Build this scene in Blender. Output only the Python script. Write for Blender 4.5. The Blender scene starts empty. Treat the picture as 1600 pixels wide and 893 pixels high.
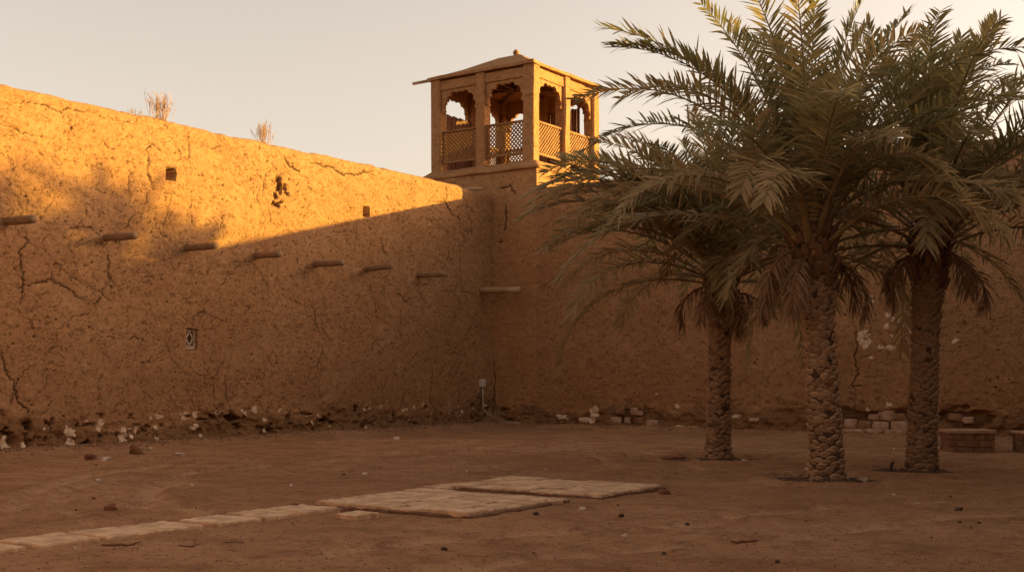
import bpy, bmesh, math, random
import numpy as np
from mathutils import Vector, Matrix

random.seed(7)
R = math.radians
sc = bpy.context.scene
col = sc.collection

# ------------------------------------------------------------------ viewpoint of the photograph
FPX, HOR = 1850.0, 590.0                       # focal length and horizon in pixels of a 1600 px wide frame
TH = math.atan(1264 / FPX)
FW = np.array([-math.sin(TH), math.cos(TH)]); RT = np.array([math.cos(TH), math.sin(TH)])
CX, CY, CZ = 22.8, -32.25, 1.6

def ray(px): return FW + (px - 800) / FPX * RT
def G(px, py, z=0.0):                          # point of the ground
    t = (CZ - z) * FPX / (py - HOR); d = ray(px)
    return CX + t * d[0], CY + t * d[1]
def LW(px, py):                                # (y, z) on the left wall, plane x = 0
    d = ray(px); t = -CX / d[0]
    return CY + t * d[1], CZ + (HOR - py) / FPX * t
def RW(px, py):                                # (x, z) on the right wall, plane y = 0
    d = ray(px); t = -CY / d[1]
    return CX + t * d[0], CZ + (HOR - py) / FPX * t
LPX, RPX = 31 / FPX, 35 / FPX                  # metres per pixel there (mean)

# ------------------------------------------------------------------ helpers
def link(o, parent=None):
    col.objects.link(o)
    if parent: o.parent = parent
    return o
def tag(o, label=None, cat=None, group=None, kind=None):
    if label: o['label'] = label
    if cat: o['category'] = cat
    if group: o['group'] = group
    if kind: o['kind'] = kind
    return o
def empty(name, loc=(0, 0, 0), rz=0.0):
    o = bpy.data.objects.new(name, None); o.location = loc; o.rotation_euler = (0, 0, rz)
    o.empty_display_size = .2
    return link(o)
def mesh_np(name, V, Fc, mat, parent=None, smooth=True, attrs=None, mats=None, fmat=None):
    me = bpy.data.meshes.new(name)
    V = np.asarray(V, dtype=np.float32)
    if isinstance(Fc, np.ndarray):
        n, k = Fc.shape
        me.vertices.add(len(V)); me.vertices.foreach_set('co', V.ravel())
        me.loops.add(n * k); me.loops.foreach_set('vertex_index', Fc.astype(np.int32).ravel())
        me.polygons.add(n)
        me.polygons.foreach_set('loop_start', np.arange(0, n * k, k, dtype=np.int32))
        me.polygons.foreach_set('loop_total', np.full(n, k, dtype=np.int32))
        me.update(calc_edges=True); me.validate()
    else:
        me.from_pydata([tuple(v) for v in V], [], Fc); me.update()
    me.polygons.foreach_set('use_smooth', np.full(len(me.polygons), smooth))
    for m in (mats or [mat]): me.materials.append(m)
    if fmat is not None: me.polygons.foreach_set('material_index', np.asarray(fmat, dtype=np.int32))
    for k, a in (attrs or {}).items():
        at = me.attributes.new(k, 'FLOAT', 'POINT'); at.data.foreach_set('value', np.asarray(a, dtype=np.float32).ravel())
    return link(bpy.data.objects.new(name, me), parent)
def build(name, bm, mat, parent=None, smooth=False):
    bmesh.ops.recalc_face_normals(bm, faces=bm.faces[:])
    me = bpy.data.meshes.new(name); bm.to_mesh(me); bm.free()
    for p in me.polygons: p.use_smooth = smooth
    me.materials.append(mat)
    return link(bpy.data.objects.new(name, me), parent)
def copy_tree(o, parent=None):
    c = o.copy(); link(c, parent)
    for ch in list(o.children): copy_tree(ch, c)
    return c

def hsh(ix, iy, s):
    n = (ix.astype(np.int64) * 374761393 + iy.astype(np.int64) * 668265263 + s * 974634211) & 0xffffffff
    n = ((n ^ (n >> 13)) * 1274126177) & 0xffffffff
    n = (n ^ (n >> 16)) & 0xffff
    return n / 65535.0
def vn(x, y, s=0):
    x = np.asarray(x, float); y = np.asarray(y, float)
    ix = np.floor(x); iy = np.floor(y); fx = x - ix; fy = y - iy
    fx = fx * fx * (3 - 2 * fx); fy = fy * fy * (3 - 2 * fy)
    a = hsh(ix, iy, s); b = hsh(ix + 1, iy, s); c = hsh(ix, iy + 1, s); d = hsh(ix + 1, iy + 1, s)
    return (a * (1 - fx) + b * fx) * (1 - fy) + (c * (1 - fx) + d * fx) * fy - .5
def fbm(x, y, s=0, o=4):
    v = 0; a = 1
    for k in range(o):
        v = v + a * vn(x, y, s + k * 17); x = x * 2.03 + 3.1; y = y * 2.03 + 1.7; a *= .5
    return v
def sstep(a, b, x):
    t = np.clip((x - a) / (b - a), 0, 1); return t * t * (3 - 2 * t)
def grid_faces(nr, nc):
    i = np.arange(nr - 1)[:, None] * nc + np.arange(nc - 1)[None, :]
    return np.stack([i, i + 1, i + 1 + nc, i + nc], -1).reshape(-1, 4)

# ------------------------------------------------------------------ materials
class NT:
    def __init__(s, name):
        s.m = bpy.data.materials.new(name); s.m.use_nodes = True
        s.t = s.m.node_tree; s.t.nodes.clear()
        s.out = s.n('ShaderNodeOutputMaterial'); s.b = s.n('ShaderNodeBsdfPrincipled')
        s.l(s.b.outputs[0], s.out.inputs[0])
        s.pos = s.n('ShaderNodeNewGeometry').outputs['Position']
    def n(s, t, **k):
        x = s.t.nodes.new(t)
        for a, v in k.items(): setattr(x, a, v)
        return x
    def l(s, a, b): s.t.links.new(a, b)
    def put(s, sock, v):
        if hasattr(v, 'is_output') or isinstance(v, bpy.types.NodeSocket): s.l(v, sock)
        else: sock.default_value = v
    def scale(s, v, sc3):
        x = s.n('ShaderNodeVectorMath', operation='MULTIPLY'); s.put(x.inputs[0], v); x.inputs[1].default_value = sc3; return x.outputs[0]
    def noise(s, v, scale, detail=4, rough=.55, dist=0):
        x = s.n('ShaderNodeTexNoise'); s.put(x.inputs['Vector'], v)
        x.inputs['Scale'].default_value = scale; x.inputs['Detail'].default_value = detail
        x.inputs['Roughness'].default_value = rough; x.inputs['Distortion'].default_value = dist
        return x.outputs[0]
    def vor(s, v, scale, feature='F1', out='Distance', rnd=1):
        x = s.n('ShaderNodeTexVoronoi', feature=feature); s.put(x.inputs['Vector'], v)
        x.inputs['Scale'].default_value = scale; x.inputs['Randomness'].default_value = rnd
        return x.outputs[out]
    def math(s, op, a, b=0, c=0, clamp=False):
        x = s.n('ShaderNodeMath', operation=op, use_clamp=clamp)
        for i, v in enumerate((a, b, c)): s.put(x.inputs[i], v)
        return x.outputs[0]
    def mr(s, v, a, b, c=0, d=1, smooth=True):
        x = s.n('ShaderNodeMapRange', interpolation_type='SMOOTHSTEP' if smooth else 'LINEAR')
        s.put(x.inputs[0], v)
        for i, q in enumerate((a, b, c, d)): s.put(x.inputs[1 + i], q)
        return x.outputs[0]
    def mix(s, f, a, b, blend='MIX'):
        x = s.n('ShaderNodeMix', data_type='RGBA', blend_type=blend)
        s.put(x.inputs[0], f)
        for i, q in ((6, a), (7, b)):
            if isinstance(q, tuple): q = tuple(q) + ((1,) if len(q) == 3 else ())
            s.put(x.inputs[i], q)
        return x.outputs[2]
    def attr(s, name):
        return s.n('ShaderNodeAttribute', attribute_name=name).outputs['Fac']
    def bump(s, h, strength=.5, dist=.02, normal=None):
        x = s.n('ShaderNodeBump'); x.inputs['Strength'].default_value = strength; x.inputs['Distance'].default_value = dist
        s.l(h, x.inputs['Height'])
        if normal: s.l(normal, x.inputs['Normal'])
        return x.outputs[0]
    def done(s, color, rough=.9, normal=None, spec=.15):
        s.put(s.b.inputs['Base Color'], color if not isinstance(color, tuple) else color + (1,))
        s.put(s.b.inputs['Roughness'], rough); s.b.inputs['Specular IOR Level'].default_value = spec
        if normal: s.l(normal, s.b.inputs['Normal'])
        return s.m

def mud_mat(name, c1, c2, c3, fleck=1.0):
    t = NT(name); p = t.pos
    big = t.noise(p, .55, 5, .6); mid = t.noise(t.scale(p, (1, 1, 2.6)), 2.2, 5, .65)
    fine = t.noise(p, 20, 4, .75)
    c = t.mix(t.mr(big, .35, .66), c1, c2)
    c = t.mix(t.mr(mid, .38, .7, 0, .6), c, c3)
    dk = tuple(v * .42 for v in c3); lt = tuple(min(1, v * 1.38) for v in c1)
    # chopped straw: short pale and dark streaks running every way
    for sc_, of in ((11, (.4, .4, 1)), (14, (1, 1, 1)), (8, (.8, .8, 1.2))):
        st = t.noise(t.scale(p, of), sc_, 3, .6, 1.2)
        c = t.mix(t.mr(st, .55, .68, 0, .65 * fleck), c, dk)
        c = t.mix(t.mr(st, .42, .28, 0, .42 * fleck), c, lt)
    c = t.mix(t.mr(fine, .55, .74, 0, .55), c, dk)
    c = t.mix(t.mr(fine, .45, .28, 0, .4), c, lt)
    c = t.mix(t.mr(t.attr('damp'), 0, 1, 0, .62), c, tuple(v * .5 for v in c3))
    # straw pits: little dark holes of every size
    pit = None
    for vs, lo, hi in ((6.0, .02, .17), (12.0, .02, .27)):
        vd = t.n('ShaderNodeTexVoronoi'); t.l(p, vd.inputs['Vector']); vd.inputs['Scale'].default_value = vs
        pick = t.n('ShaderNodeSeparateColor'); t.l(vd.outputs['Color'], pick.inputs[0])
        rad = t.mr(pick.outputs[0], .38, 1, lo, hi, False)
        q = t.mr(t.math('SUBTRACT', 1, t.math('DIVIDE', vd.outputs['Distance'], rad), clamp=True), 0, .4)
        pit = q if pit is None else t.math('MAXIMUM', pit, q)
    pit = t.math('MULTIPLY', pit, t.mr(t.noise(p, 1.1, 2), .34, .55), clamp=True)
    pit = t.math('MULTIPLY', pit, fleck, clamp=True)
    c = t.mix(t.math('MULTIPLY', pit, .85), c, tuple(v * .18 for v in c3))
    cr = t.mr(t.attr('crack'), .08, .85)
    c = t.mix(t.math('MULTIPLY', cr, .82), c, tuple(v * .15 for v in c3))  # shade inside cracks and knocked-out recesses put into the colour
    pl = t.math('ADD', t.attr('plaster'), t.math('MULTIPLY', t.math('SUBTRACT', t.noise(p, 18, 4, .7), .5), .9))
    pl = t.math('MULTIPLY', t.mr(pl, .32, .46), t.mr(t.attr('plaster'), .05, .2))
    c = t.mix(pl, c, t.mix(t.mr(t.noise(p, 12, 4), .35, .65), (.62, .46, .325), (.44, .31, .21)))
    h = t.math('ADD', t.math('MULTIPLY', fine, .55), t.math('MULTIPLY', t.noise(p, 7, 4, .6), .9))
    h = t.math('SUBTRACT', h, t.math('MULTIPLY', pit, .8))
    return t.done(c, .95, t.bump(h, .6, .03), .05)

M = {}
M['mud'] = mud_mat('sun baked mud plaster', (.325, .178, .088), (.285, .148, .070), (.245, .121, .055))
M['tower_mud'] = mud_mat('smoother tower plaster', (.36, .192, .090), (.32, .163, .073), (.27, .132, .057), .7)

def wood_mat(name, a, b, axis=(1, 1, 1), rough=.8, scale=6):
    t = NT(name)
    oc = t.n('ShaderNodeTexCoord').outputs['Object']
    n = t.noise(t.scale(oc, axis), scale, 5, .65, .6)
    n2 = t.noise(oc, 1.7, 3)
    c = t.mix(t.mr(n, .3, .7), a, b)
    c = t.mix(t.mr(n2, .4, .7, 0, .4), c, tuple(v * .6 for v in b))
    return t.done(c, rough, t.bump(n, .5, .01), .2)
M['lattice_wood'] = wood_mat('honey lattice wood', (.28, .14, .055), (.20, .096, .037))
M['dark_wood'] = wood_mat('red brown planks', (.20, .075, .032), (.11, .04, .018), (6, 6, .5), .7)
M['pole_wood'] = wood_mat('weathered pole', (.36, .225, .13), (.21, .12, .066), (.6, 5, 5), .8)
M['grey_wood'] = wood_mat('bleached pole', (.44, .29, .17), (.30, .185, .10), (.6, 5, 5), .8)

def ground_mat():
    t = NT('trodden sandy earth'); p = t.pos
    a = t.noise(p, .25, 5, .65); b = t.noise(p, 1.3, 5, .65); f = t.noise(p, 7, 6, .75); g = t.noise(p, 45, 4, .75); e = t.noise(p, 18, 3, .7)
    c = t.mix(t.mr(a, .38, .64), (.37, .20, .102), (.46, .26, .137))
    c = t.mix(t.mr(t.attr('track'), .0, 1.0, 0, .8), c, (.55, .33, .185))
    m2 = t.noise(t.scale(p, (1, 1, 1)), 3.2, 5, .7, .8)
    c = t.mix(t.mr(m2, .47, .32, 0, .7), c, (.20, .10, .055))
    c = t.mix(t.mr(m2, .53, .68, 0, .6), c, (.48, .28, .155))
    c = t.mix(t.mr(b, .44, .66, 0, .7), c, (.26, .13, .07))
    c = t.mix(t.mr(f, .5, .72, 0, .6), c, (.45, .265, .148))
    c = t.mix(t.mr(f, .47, .30, 0, .75), c, (.15, .075, .040))
    c = t.mix(t.mr(e, .55, .72, 0, .6), c, (.13, .068, .038))
    c = t.mix(t.mr(e, .43, .28, 0, .5), c, (.50, .31, .18))
    c = t.mix(t.mr(g, .55, .70, 0, .6), c, (.12, .062, .036))
    c = t.mix(t.mr(g, .43, .28, 0, .55), c, (.55, .36, .22))
    h = t.math('ADD', t.math('MULTIPLY', f, 1.0), t.math('ADD', t.math('MULTIPLY', g, .4), t.math('MULTIPLY', e, .7)))
    return t.done(c, .97, t.bump(h, .9, .06), .05)
M['ground'] = ground_mat()
def simple(name, a, b, scale=8, rough=.9, bump=.5, dist=.01, spec=.15, detail=5):
    t = NT(name)
    oc = t.n('ShaderNodeTexCoord').outputs['Object']
    n = t.noise(oc, scale, detail, .65)
    return t.done(t.mix(t.mr(n, .35, .66), a, b), rough, t.bump(n, bump, dist), spec)
M['soil'] = simple('dark watered soil', (.125, .07, .044), (.055, .031, .02), 9, .95, 1, .04)
M['slab'] = simple('worn stone slab', (.66, .46, .29), (.42, .27, .16), 4.5, .9, 1, .03, detail=8)
M['slab_edge'] = simple('earthy slab joints', (.20, .11, .062), (.12, .065, .037), 9)
M['stone'] = simple('pale limestone', (.50, .37, .27), (.30, .20, .13), 6, .9, .9, .03)
M['brick'] = simple('mud brick', (.27, .15, .08), (.17, .09, .048), 7, .92, .8, .02)
M['pale_brick'] = simple('pinkish bared brick', (.46, .30, .20), (.30, .18, .11), 7, .92, .9, .025)
M['brick_top'] = simple('brick capping', (.42, .26, .15), (.30, .17, .095), 5, .92, .7, .02)
M['rock_dark'] = simple('dark pebble', (.085, .056, .038), (.045, .03, .022), 9)
M['rock_brown'] = simple('brown stone', (.22, .10, .06), (.13, .06, .035), 9)
M['rock_pale'] = simple('pale stone chip', (.62, .52, .44), (.45, .34, .27), 9)
M['plastic'] = simple('grey plastic box', (.52, .47, .42), (.46, .41, .36), 3, .5, .1)
M['conduit'] = simple('grey conduit', (.42, .34, .27), (.30, .22, .16), 6, .6, .1)
M['black'] = simple('shadowed void board', (.02, .014, .01), (.012, .009, .007), 4)
M['straw'] = simple('dry straw twigs', (.46, .29, .16), (.30, .17, .09), 9, .9, .2)
M['concrete_vent'] = simple('concrete vent block', (.42, .31, .22), (.32, .22, .15), 8, .9, .6)

def leaf_mat(name, a, b, dry, tr=.42, rough=.45):
    t = NT(name)
    ge = t.n('ShaderNodeNewGeometry'); rnd = ge.outputs['Random Per Island']
    obr = t.n('ShaderNodeObjectInfo').outputs['Random']
    c = t.mix(rnd, a, b)
    c = t.mix(t.mr(obr, .3, 1, 0, .55), c, dry)
    c = t.mix(t.mr(rnd, .82, 1.0, 0, .8), c, dry)
    tipc = t.attr('tip')
    c = t.mix(t.mr(tipc, .75, 1, 0, .45), c, dry)
    t.done(c, rough, None, .28)
    tl = t.n('ShaderNodeBsdfTranslucent'); t.l(c, tl.inputs[0])
    ms = t.n('ShaderNodeMixShader'); ms.inputs[0].default_value = tr
    t.l(t.b.outputs[0], ms.inputs[1]); t.l(tl.outputs[0], ms.inputs[2]); t.l(ms.outputs[0], t.out.inputs[0])
    return t.m
M['leaf'] = leaf_mat('grey green leaflets', (.145, .138, .052), (.235, .20, .082), (.38, .27, .115))
M['leaf_old'] = leaf_mat('fading olive leaflets', (.21, .165, .073), (.33, .24, .11), (.42, .285, .14))
M['leaf_dry'] = leaf_mat('dead tan leaflets', (.28, .165, .09), (.20, .11, .055), (.14, .07, .036), .25, .8)
M['rachis'] = simple('yellow green midrib', (.23, .17, .075), (.15, .10, .045), 5, .6, .2)
M['rachis_dry'] = simple('brown midrib', (.18, .095, .045), (.11, .055, .028), 5, .8, .3)
M['fibre'] = simple('rust brown palm fibre', (.20, .085, .032), (.10, .045, .02), 9, .9, .4)
M['blossom'] = simple('orange date stalks', (.36, .16, .05), (.22, .095, .035), 9, .8, .3)
def bark_mat():
    t = NT('date palm bark'); p = t.pos
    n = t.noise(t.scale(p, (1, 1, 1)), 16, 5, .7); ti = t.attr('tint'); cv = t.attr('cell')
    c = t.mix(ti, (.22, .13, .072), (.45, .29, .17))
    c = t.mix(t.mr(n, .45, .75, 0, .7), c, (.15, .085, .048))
    c = t.mix(t.mr(cv, .6, .05, 0, .92), c, (.06, .033, .02))  # crevice shade between leaf bases put into the colour, over the dark fibre core
    return t.done(c, .95, t.bump(n, .8, .03), .08)
M['bark'] = bark_mat()

# ------------------------------------------------------------------ wall surfaces
def seg_dist(S, Z, a, b):
    ax, az = a; bx, bz = b
    dx, dz = bx - ax, bz - az; L2 = dx * dx + dz * dz + 1e-9
    t = np.clip(((S - ax) * dx + (Z - az) * dz) / L2, 0, 1)
    return np.hypot(S - ax - t * dx, Z - az - t * dz), t

class Wall:
    """front surface of a mud wall as a fine sheet of points, folded over the rounded top and down the back"""
    def __init__(w, s, H, thick, step, seed, erode=.16, r=.20, erode_h=.92, top_noise=.05):
        w.s = np.asarray(s); w.seed = seed
        Hs = H(w.s) + top_noise * fbm(w.s * .9, w.s * 0 + 5, seed, 4)
        Hm = float(np.max(Hs))
        zr = np.arange(-.15, Hm - r, step)
        k = len(zr)
        Zf = np.empty((k, len(w.s)))
        z0 = Hm - r - 1.3
        for j, z in enumerate(zr):
            Zf[j] = z if z < z0 else z0 + (z - z0) * (Hs - r - z0) / (Hm - r - z0)
        ph = np.linspace(0, math.pi / 2, 9)[1:]
        Za = np.array([Hs - r + r * math.sin(a) for a in ph])
        Oa = np.array([0 * Hs - r + r * math.cos(a) for a in ph])
        To = np.array([-thick * q - r for q in (.33, .66, 1.0)])
        w.Z = np.concatenate([Zf, Za, np.repeat(Hs[None], 3, 0), Hs[None] * .5, Hs[None] * 0 - .15])
        w.O = np.concatenate([np.zeros_like(Zf), Oa, np.repeat(To[:, None], len(w.s), 1), np.full((2, len(w.s)), To[-1])])
        w.nf = k; w.S = np.repeat(w.s[None], len(w.Z), 0)
        nx = np.ones(len(w.Z)); nz = np.zeros(len(w.Z))
        nx[k:k + 8] = np.cos(ph); nz[k:k + 8] = np.sin(ph); nx[k + 8:] = 0; nz[k + 8:k + 11] = 1; nx[k + 11:] = -1
        w.nx, w.nz = nx[:, None], nz[:, None]
        S, Z = w.S, w.Z
        d = .07 * fbm(S * .35, Z * .4, seed, 3) + .016 * fbm(S * 1.6, Z * 2.4, seed + 3, 3) + .010 * fbm(S * 6, Z * 6, seed + 9, 4)
        d = d + .014 * vn(S * .25, Z * 2.3, seed + 12)
        # worn foot of the wall: a bulging apron with broken lumps
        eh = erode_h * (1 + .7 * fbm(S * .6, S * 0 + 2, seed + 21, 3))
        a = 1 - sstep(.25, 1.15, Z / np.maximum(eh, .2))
        rg = 1 - 2 * np.abs(fbm(S * 2.6, Z * 3.6, seed + 31, 4))
        a2 = a ** .7
        d = d + a ** 1.5 * erode * .8 + a2 * (.09 * (rg - .72) + .06 * fbm(S * 6, Z * 8, seed + 37, 4) - .07 * sstep(.14, .3, fbm(S * 3.3, Z * 4.5, seed + 57, 4)))
        w.damp = sstep(.1, .75, a + .5 * fbm(S * 1.3, Z * 2, seed + 71, 4) * (a > 0))  # darker tone towards the wall foot, with a ragged edge
        d = d + (1 - sstep(0, .3, Z)) * erode * .7 * (1 + 2 * fbm(S * 2, S * 0, seed + 61, 4))
        if top_noise > .02:
            d = d + .03 * sstep(.55, .0, Hs[None] - Z) * fbm(S * 3, Z * 3, seed + 41, 3)
        w.d = d; w.crack = np.zeros_like(d); w.pl = np.zeros_like(d)
    def win(w, s0, s1, z0, z1):
        i0, i1 = np.searchsorted(w.s, [s0, s1]); 
        zc = w.Z[:w.nf, len(w.s) // 2]
        j0, j1 = np.searchsorted(zc, [z0 - .2, z1 + .2])
        return (slice(max(j0, 0), max(j1, 0)), slice(i0, i1))
    def cracks(w, pts, width=.022, depth=.06, jitter=.038):
        rr = random.Random(int(abs(pts[0][0]) * 1000) + w.seed)
        P = [pts[0]]
        for a, b in zip(pts, pts[1:]):
            L = math.dist(a, b); n = max(1, int(L / .055))
            for k in range(1, n + 1):
                q = k / n; j = 0 if k == n else jitter
                P.append((a[0] + (b[0] - a[0]) * q + rr.uniform(-j, j), a[1] + (b[1] - a[1]) * q + rr.uniform(-j, j)))
        n = len(P)
        for i, (a, b) in enumerate(zip(P, P[1:])):
            sl = w.win(min(a[0], b[0]) - .1, max(a[0], b[0]) + .1, min(a[1], b[1]) - .1, max(a[1], b[1]) + .1)
            if w.S[sl].size == 0: continue
            D, t = seg_dist(w.S[sl], w.Z[sl], a, b)
            f = min(1, .45 + 2.2 * min(i, n - i) / n) * rr.uniform(.65, 1.2)
            hw_ = width * f; v = np.clip((hw_ + .014 - D) / .017, 0, 1) * min(1, max(.28, hw_ / .0115))
            w.crack[sl] = np.maximum(w.crack[sl], v)
        w._depth = depth
    def blob(w, s, z, rx, rz, depth, rough=.5, mark=None, edge=.3, dark=0):
        sl = w.win(s - rx * 1.8, s + rx * 1.8, z - rz * 1.8, z + rz * 1.8)
        if w.S[sl].size == 0: return
        u = (w.S[sl] - s) / rx; v = (w.Z[sl] - z) / rz
        q = np.hypot(u, v) + rough * 1.5 * fbm(w.S[sl] * 1.3 / rx + 9, w.Z[sl] * 1.3 / rz, w.seed + int(s * 31) % 97, 4)
        m = 1 - sstep(1 - edge, 1.0, q)
        w.d[sl] = w.d[sl] - depth * m
        if mark: w.pl[sl] = np.maximum(w.pl[sl], m)
        if dark: w.crack[sl] = np.maximum(w.crack[sl], m * dark)  # shade of the hollow goes into the colour through this mask
    def hole(w, s, z, hw, hh, depth):
        sl = w.win(s - hw - .1, s + hw + .1, z - hh - .1, z + hh + .1)
        j = .02 * fbm(w.S[sl] * 6, w.Z[sl] * 6, w.seed + 5, 2)
        m = (np.abs(w.S[sl] - s) + j < hw) & (np.abs(w.Z[sl] - z) + j < hh)
        w.d[sl] = np.where(m, -depth, w.d[sl])
    def small_cracks(w, n, s0, s1, z0, z1, seed, wd=.012):
        rr = random.Random(seed)
        for k in range(n):
            s, z = rr.uniform(s0, s1), rr.uniform(z0, z1); a = rr.choice([rr.uniform(-.5, .5), rr.uniform(-.5, .5) + math.pi / 2, rr.uniform(0, 6.28)])
            P = [(s, z)]
            for i in range(rr.randint(2, 9)):
                a += rr.uniform(-.9, .9); l = rr.uniform(.04, .13)
                s += math.cos(a) * l; z += math.sin(a) * l; P.append((s, z))
            w.cracks(P, wd * rr.uniform(.5, 1.5), .04, .028)
    def pits(w, n, s0, s1, z0, z1, seed):
        rr = random.Random(seed)
        for k in range(n):
            s, z = rr.uniform(s0, s1), rr.uniform(z0, z1); r0 = rr.uniform(.010, .024)
            w.blob(s, z, r0 * rr.uniform(.8, 1.5), r0 * rr.uniform(.8, 1.4), rr.uniform(.02, .06), .25, None, .5, .9)
    def finish(w, name, axis, mat, parent=None):
        d = w.d - .035 * w.crack
        O = w.O + d * w.nx; Z = w.Z + d * w.nz
        if axis == 'y': X, Y = O, w.S
        else: X, Y = w.S, -O
        V = np.stack([X, Y, Z], -1).reshape(-1, 3)
        Fc = grid_faces(*w.S.shape)
        if axis == 'y': pass
        Fc = Fc if axis == 'x' else Fc
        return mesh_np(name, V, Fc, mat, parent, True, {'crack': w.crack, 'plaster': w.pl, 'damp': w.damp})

# ---- left wall
ys = np.concatenate([np.arange(-36, -18.6, .2), np.arange(-18.6, .001, .026)])
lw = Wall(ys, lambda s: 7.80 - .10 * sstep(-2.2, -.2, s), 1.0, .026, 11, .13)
def pxl(*p): return [LW(*q) for q in p]
for c, wd in [
    ([(0, 191), (14, 197), (32, 207), (54, 211)], .03), ([(0, 163), (47, 159), (72, 164), (97, 177), (104, 170), (150, 177)], .026),
    ([(238, 200), (238, 224), (229, 233), (235, 243), (231, 268), (237, 290), (247, 297)], .026), ([(215, 227), (238, 224), (247, 233), (265, 242)], .022),
    ([(288, 211), (296, 224), (294, 250), (301, 258)], .024), ([(296, 224), (312, 222), (328, 231), (353, 229)], .024), ([(280, 243), (294, 250)], .02),
    ([(392, 236), (396, 265), (409, 279), (401, 311), (414, 344), (403, 362), (407, 381)], .02), ([(414, 344), (441, 354)], .018), ([(373, 265), (396, 265)], .016),
    ([(444, 243), (452, 260), (468, 267)], .05), ([(484, 254), (518, 261), (536, 273), (558, 272), (583, 268)], .042),
    ([(624, 282), (651, 291)], .02), ([(550, 300), (579, 307)], .018), ([(672, 315), (697, 316), (705, 333), (719, 343), (719, 361), (728, 376)], .032),
    ([(697, 283), (699, 300), (697, 316)], .03), ([(719, 361), (718, 415), (721, 456), (751, 463)], .024), ([(651, 454), (665, 471)], .026), ([(676, 456), (708, 454), (719, 440)], .02),
    ([(617, 454), (636, 470), (647, 465)], .024), ([(34, 390), (38, 446), (32, 476)], .03), ([(0, 442), (30, 449), (80, 436), (110, 453), (141, 478)], .03),
    ([(179, 423), (152, 472), (150, 484)], .024), ([(0, 541), (8, 579), (23, 598), (30, 628), (53, 647)], .034), ([(266, 423), (293, 423), (323, 430), (335, 400)], .022),
    ([(335, 427), (369, 430)], .02), ([(316, 567), (335, 598), (333, 643)], .024), ([(70, 579), (72, 552), (95, 537)], .022), ([(114, 400), (118, 423), (112, 440)], .022),
    ([(164, 526), (190, 529), (225, 527)], .024), ([(122, 571), (135, 587), (134, 598)], .02), ([(190, 628), (173, 647)], .024), ([(126, 628), (130, 655), (133, 685)], .02),
    ([(125, 311), (136, 329), (133, 344), (115, 358), (108, 387), (118, 408)], .024), ([(90, 304), (73, 329), (65, 347)], .02), ([(39, 351), (45, 380), (30, 394), (34, 419)], .03),
    ([(11, 295), (29, 308), (36, 329)], .022), ([(240, 344), (251, 365), (265, 374)], .026), ([(342, 322), (348, 351), (349, 372)], .02), ([(210, 329), (201, 351), (195, 357)], .024),
    ([(78, 430), (84, 452)], .02), ([(400, 440), (420, 452), (430, 466)], .016), ([(443, 467), (462, 470), (486, 484)], .022), ([(626, 487), (640, 510)], .018), ([(530, 440), (540, 475)], .016),
    ([(190, 660), (196, 690)], .02), ([(120, 560), (140, 640), (131, 668)], .016), ([(560, 520), (575, 545), (570, 570)], .016), ([(485, 525), (500, 540)], .016)]:
    lw.cracks(pxl(*c), wd * .37)
rk = random.Random(91)
for k in range(46):
    s0_, z0_ = rk.uniform(-18.3, -.4), rk.uniform(.9, 7.4); a = rk.choice([-1.57, -1.2, -1.9, 0, .3, 2.9]) + rk.uniform(-.4, .4); P = [(s0_, z0_)]
    for q in range(rk.randint(4, 10)):
        a += rk.uniform(-.7, .7); l = rk.uniform(.12, .28); P.append((P[-1][0] + math.cos(a) * l, P[-1][1] + math.sin(a) * l))
        if rk.random() < .3:
            b = a + rk.choice([-1, 1]) * rk.uniform(.6, 1.3); Q = [P[-1]]
            for q2 in range(rk.randint(2, 4)):
                b += rk.uniform(-.5, .5); Q.append((Q[-1][0] + math.cos(b) * .15, Q[-1][1] + math.sin(b) * .15))
            lw.cracks(Q, .006, .04, .03)
    lw.cracks(P, rk.uniform(.006, .011), .04, .035)
lw.small_cracks(520, -18.4, -.3, .8, 7.5, 3, .0056)
lw.pits(900, -18.4, -.1, .5, 7.6, 5)
y, z = LW(433, 298)
sl = lw.win(y - .8, y + .8, z - .8, z + .8)           # crumbled patch where the plaster fell away
q = np.hypot((lw.S[sl] - y) / .40, (lw.Z[sl] - z) / .44) + .55 * fbm(lw.S[sl] * 2.5, lw.Z[sl] * 2.5, 77, 3)
m = (1 - sstep(.75, 1.0, q)) * sstep(-.06, .10, fbm(lw.S[sl] * 5.5, lw.Z[sl] * 4.5, 78, 4))
lw.d[sl] -= .11 * m; lw.crack[sl] = np.maximum(lw.crack[sl], .55 * m)
for px, py, rx, rz, dp in [(42, 666, 6, 7, .22), (331, 651, 9, 7, .25), (358, 652, 16, 6, .2), (366, 664, 8, 6, .14), (448, 649, 7, 7, .25), (6, 674, 9, 6, .2), (198, 695, 9, 6, .22),
                            (129, 693, 8, 5, .18), (38, 695, 4, 13, .2), (72, 659, 4, 3, .16), (122, 663, 5, 3, .15), (72, 712, 7, 5, .2), (421, 662, 6, 4, .16), (160, 648, 5, 4, .12),
                            (505, 655, 12, 5, .22), (517, 660, 6, 4, .16), (557, 637, 5, 8, .16), (615, 653, 4, 9, .18), (565, 672, 5, 6, .15), (300, 690, 7, 4, .14), (405, 676, 9, 4, .14)]:
    y, z = LW(px, py); lw.blob(y, z, rx * LPX * .9, rz * LPX * .9, dp, .8, None, .35, .6)
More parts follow.
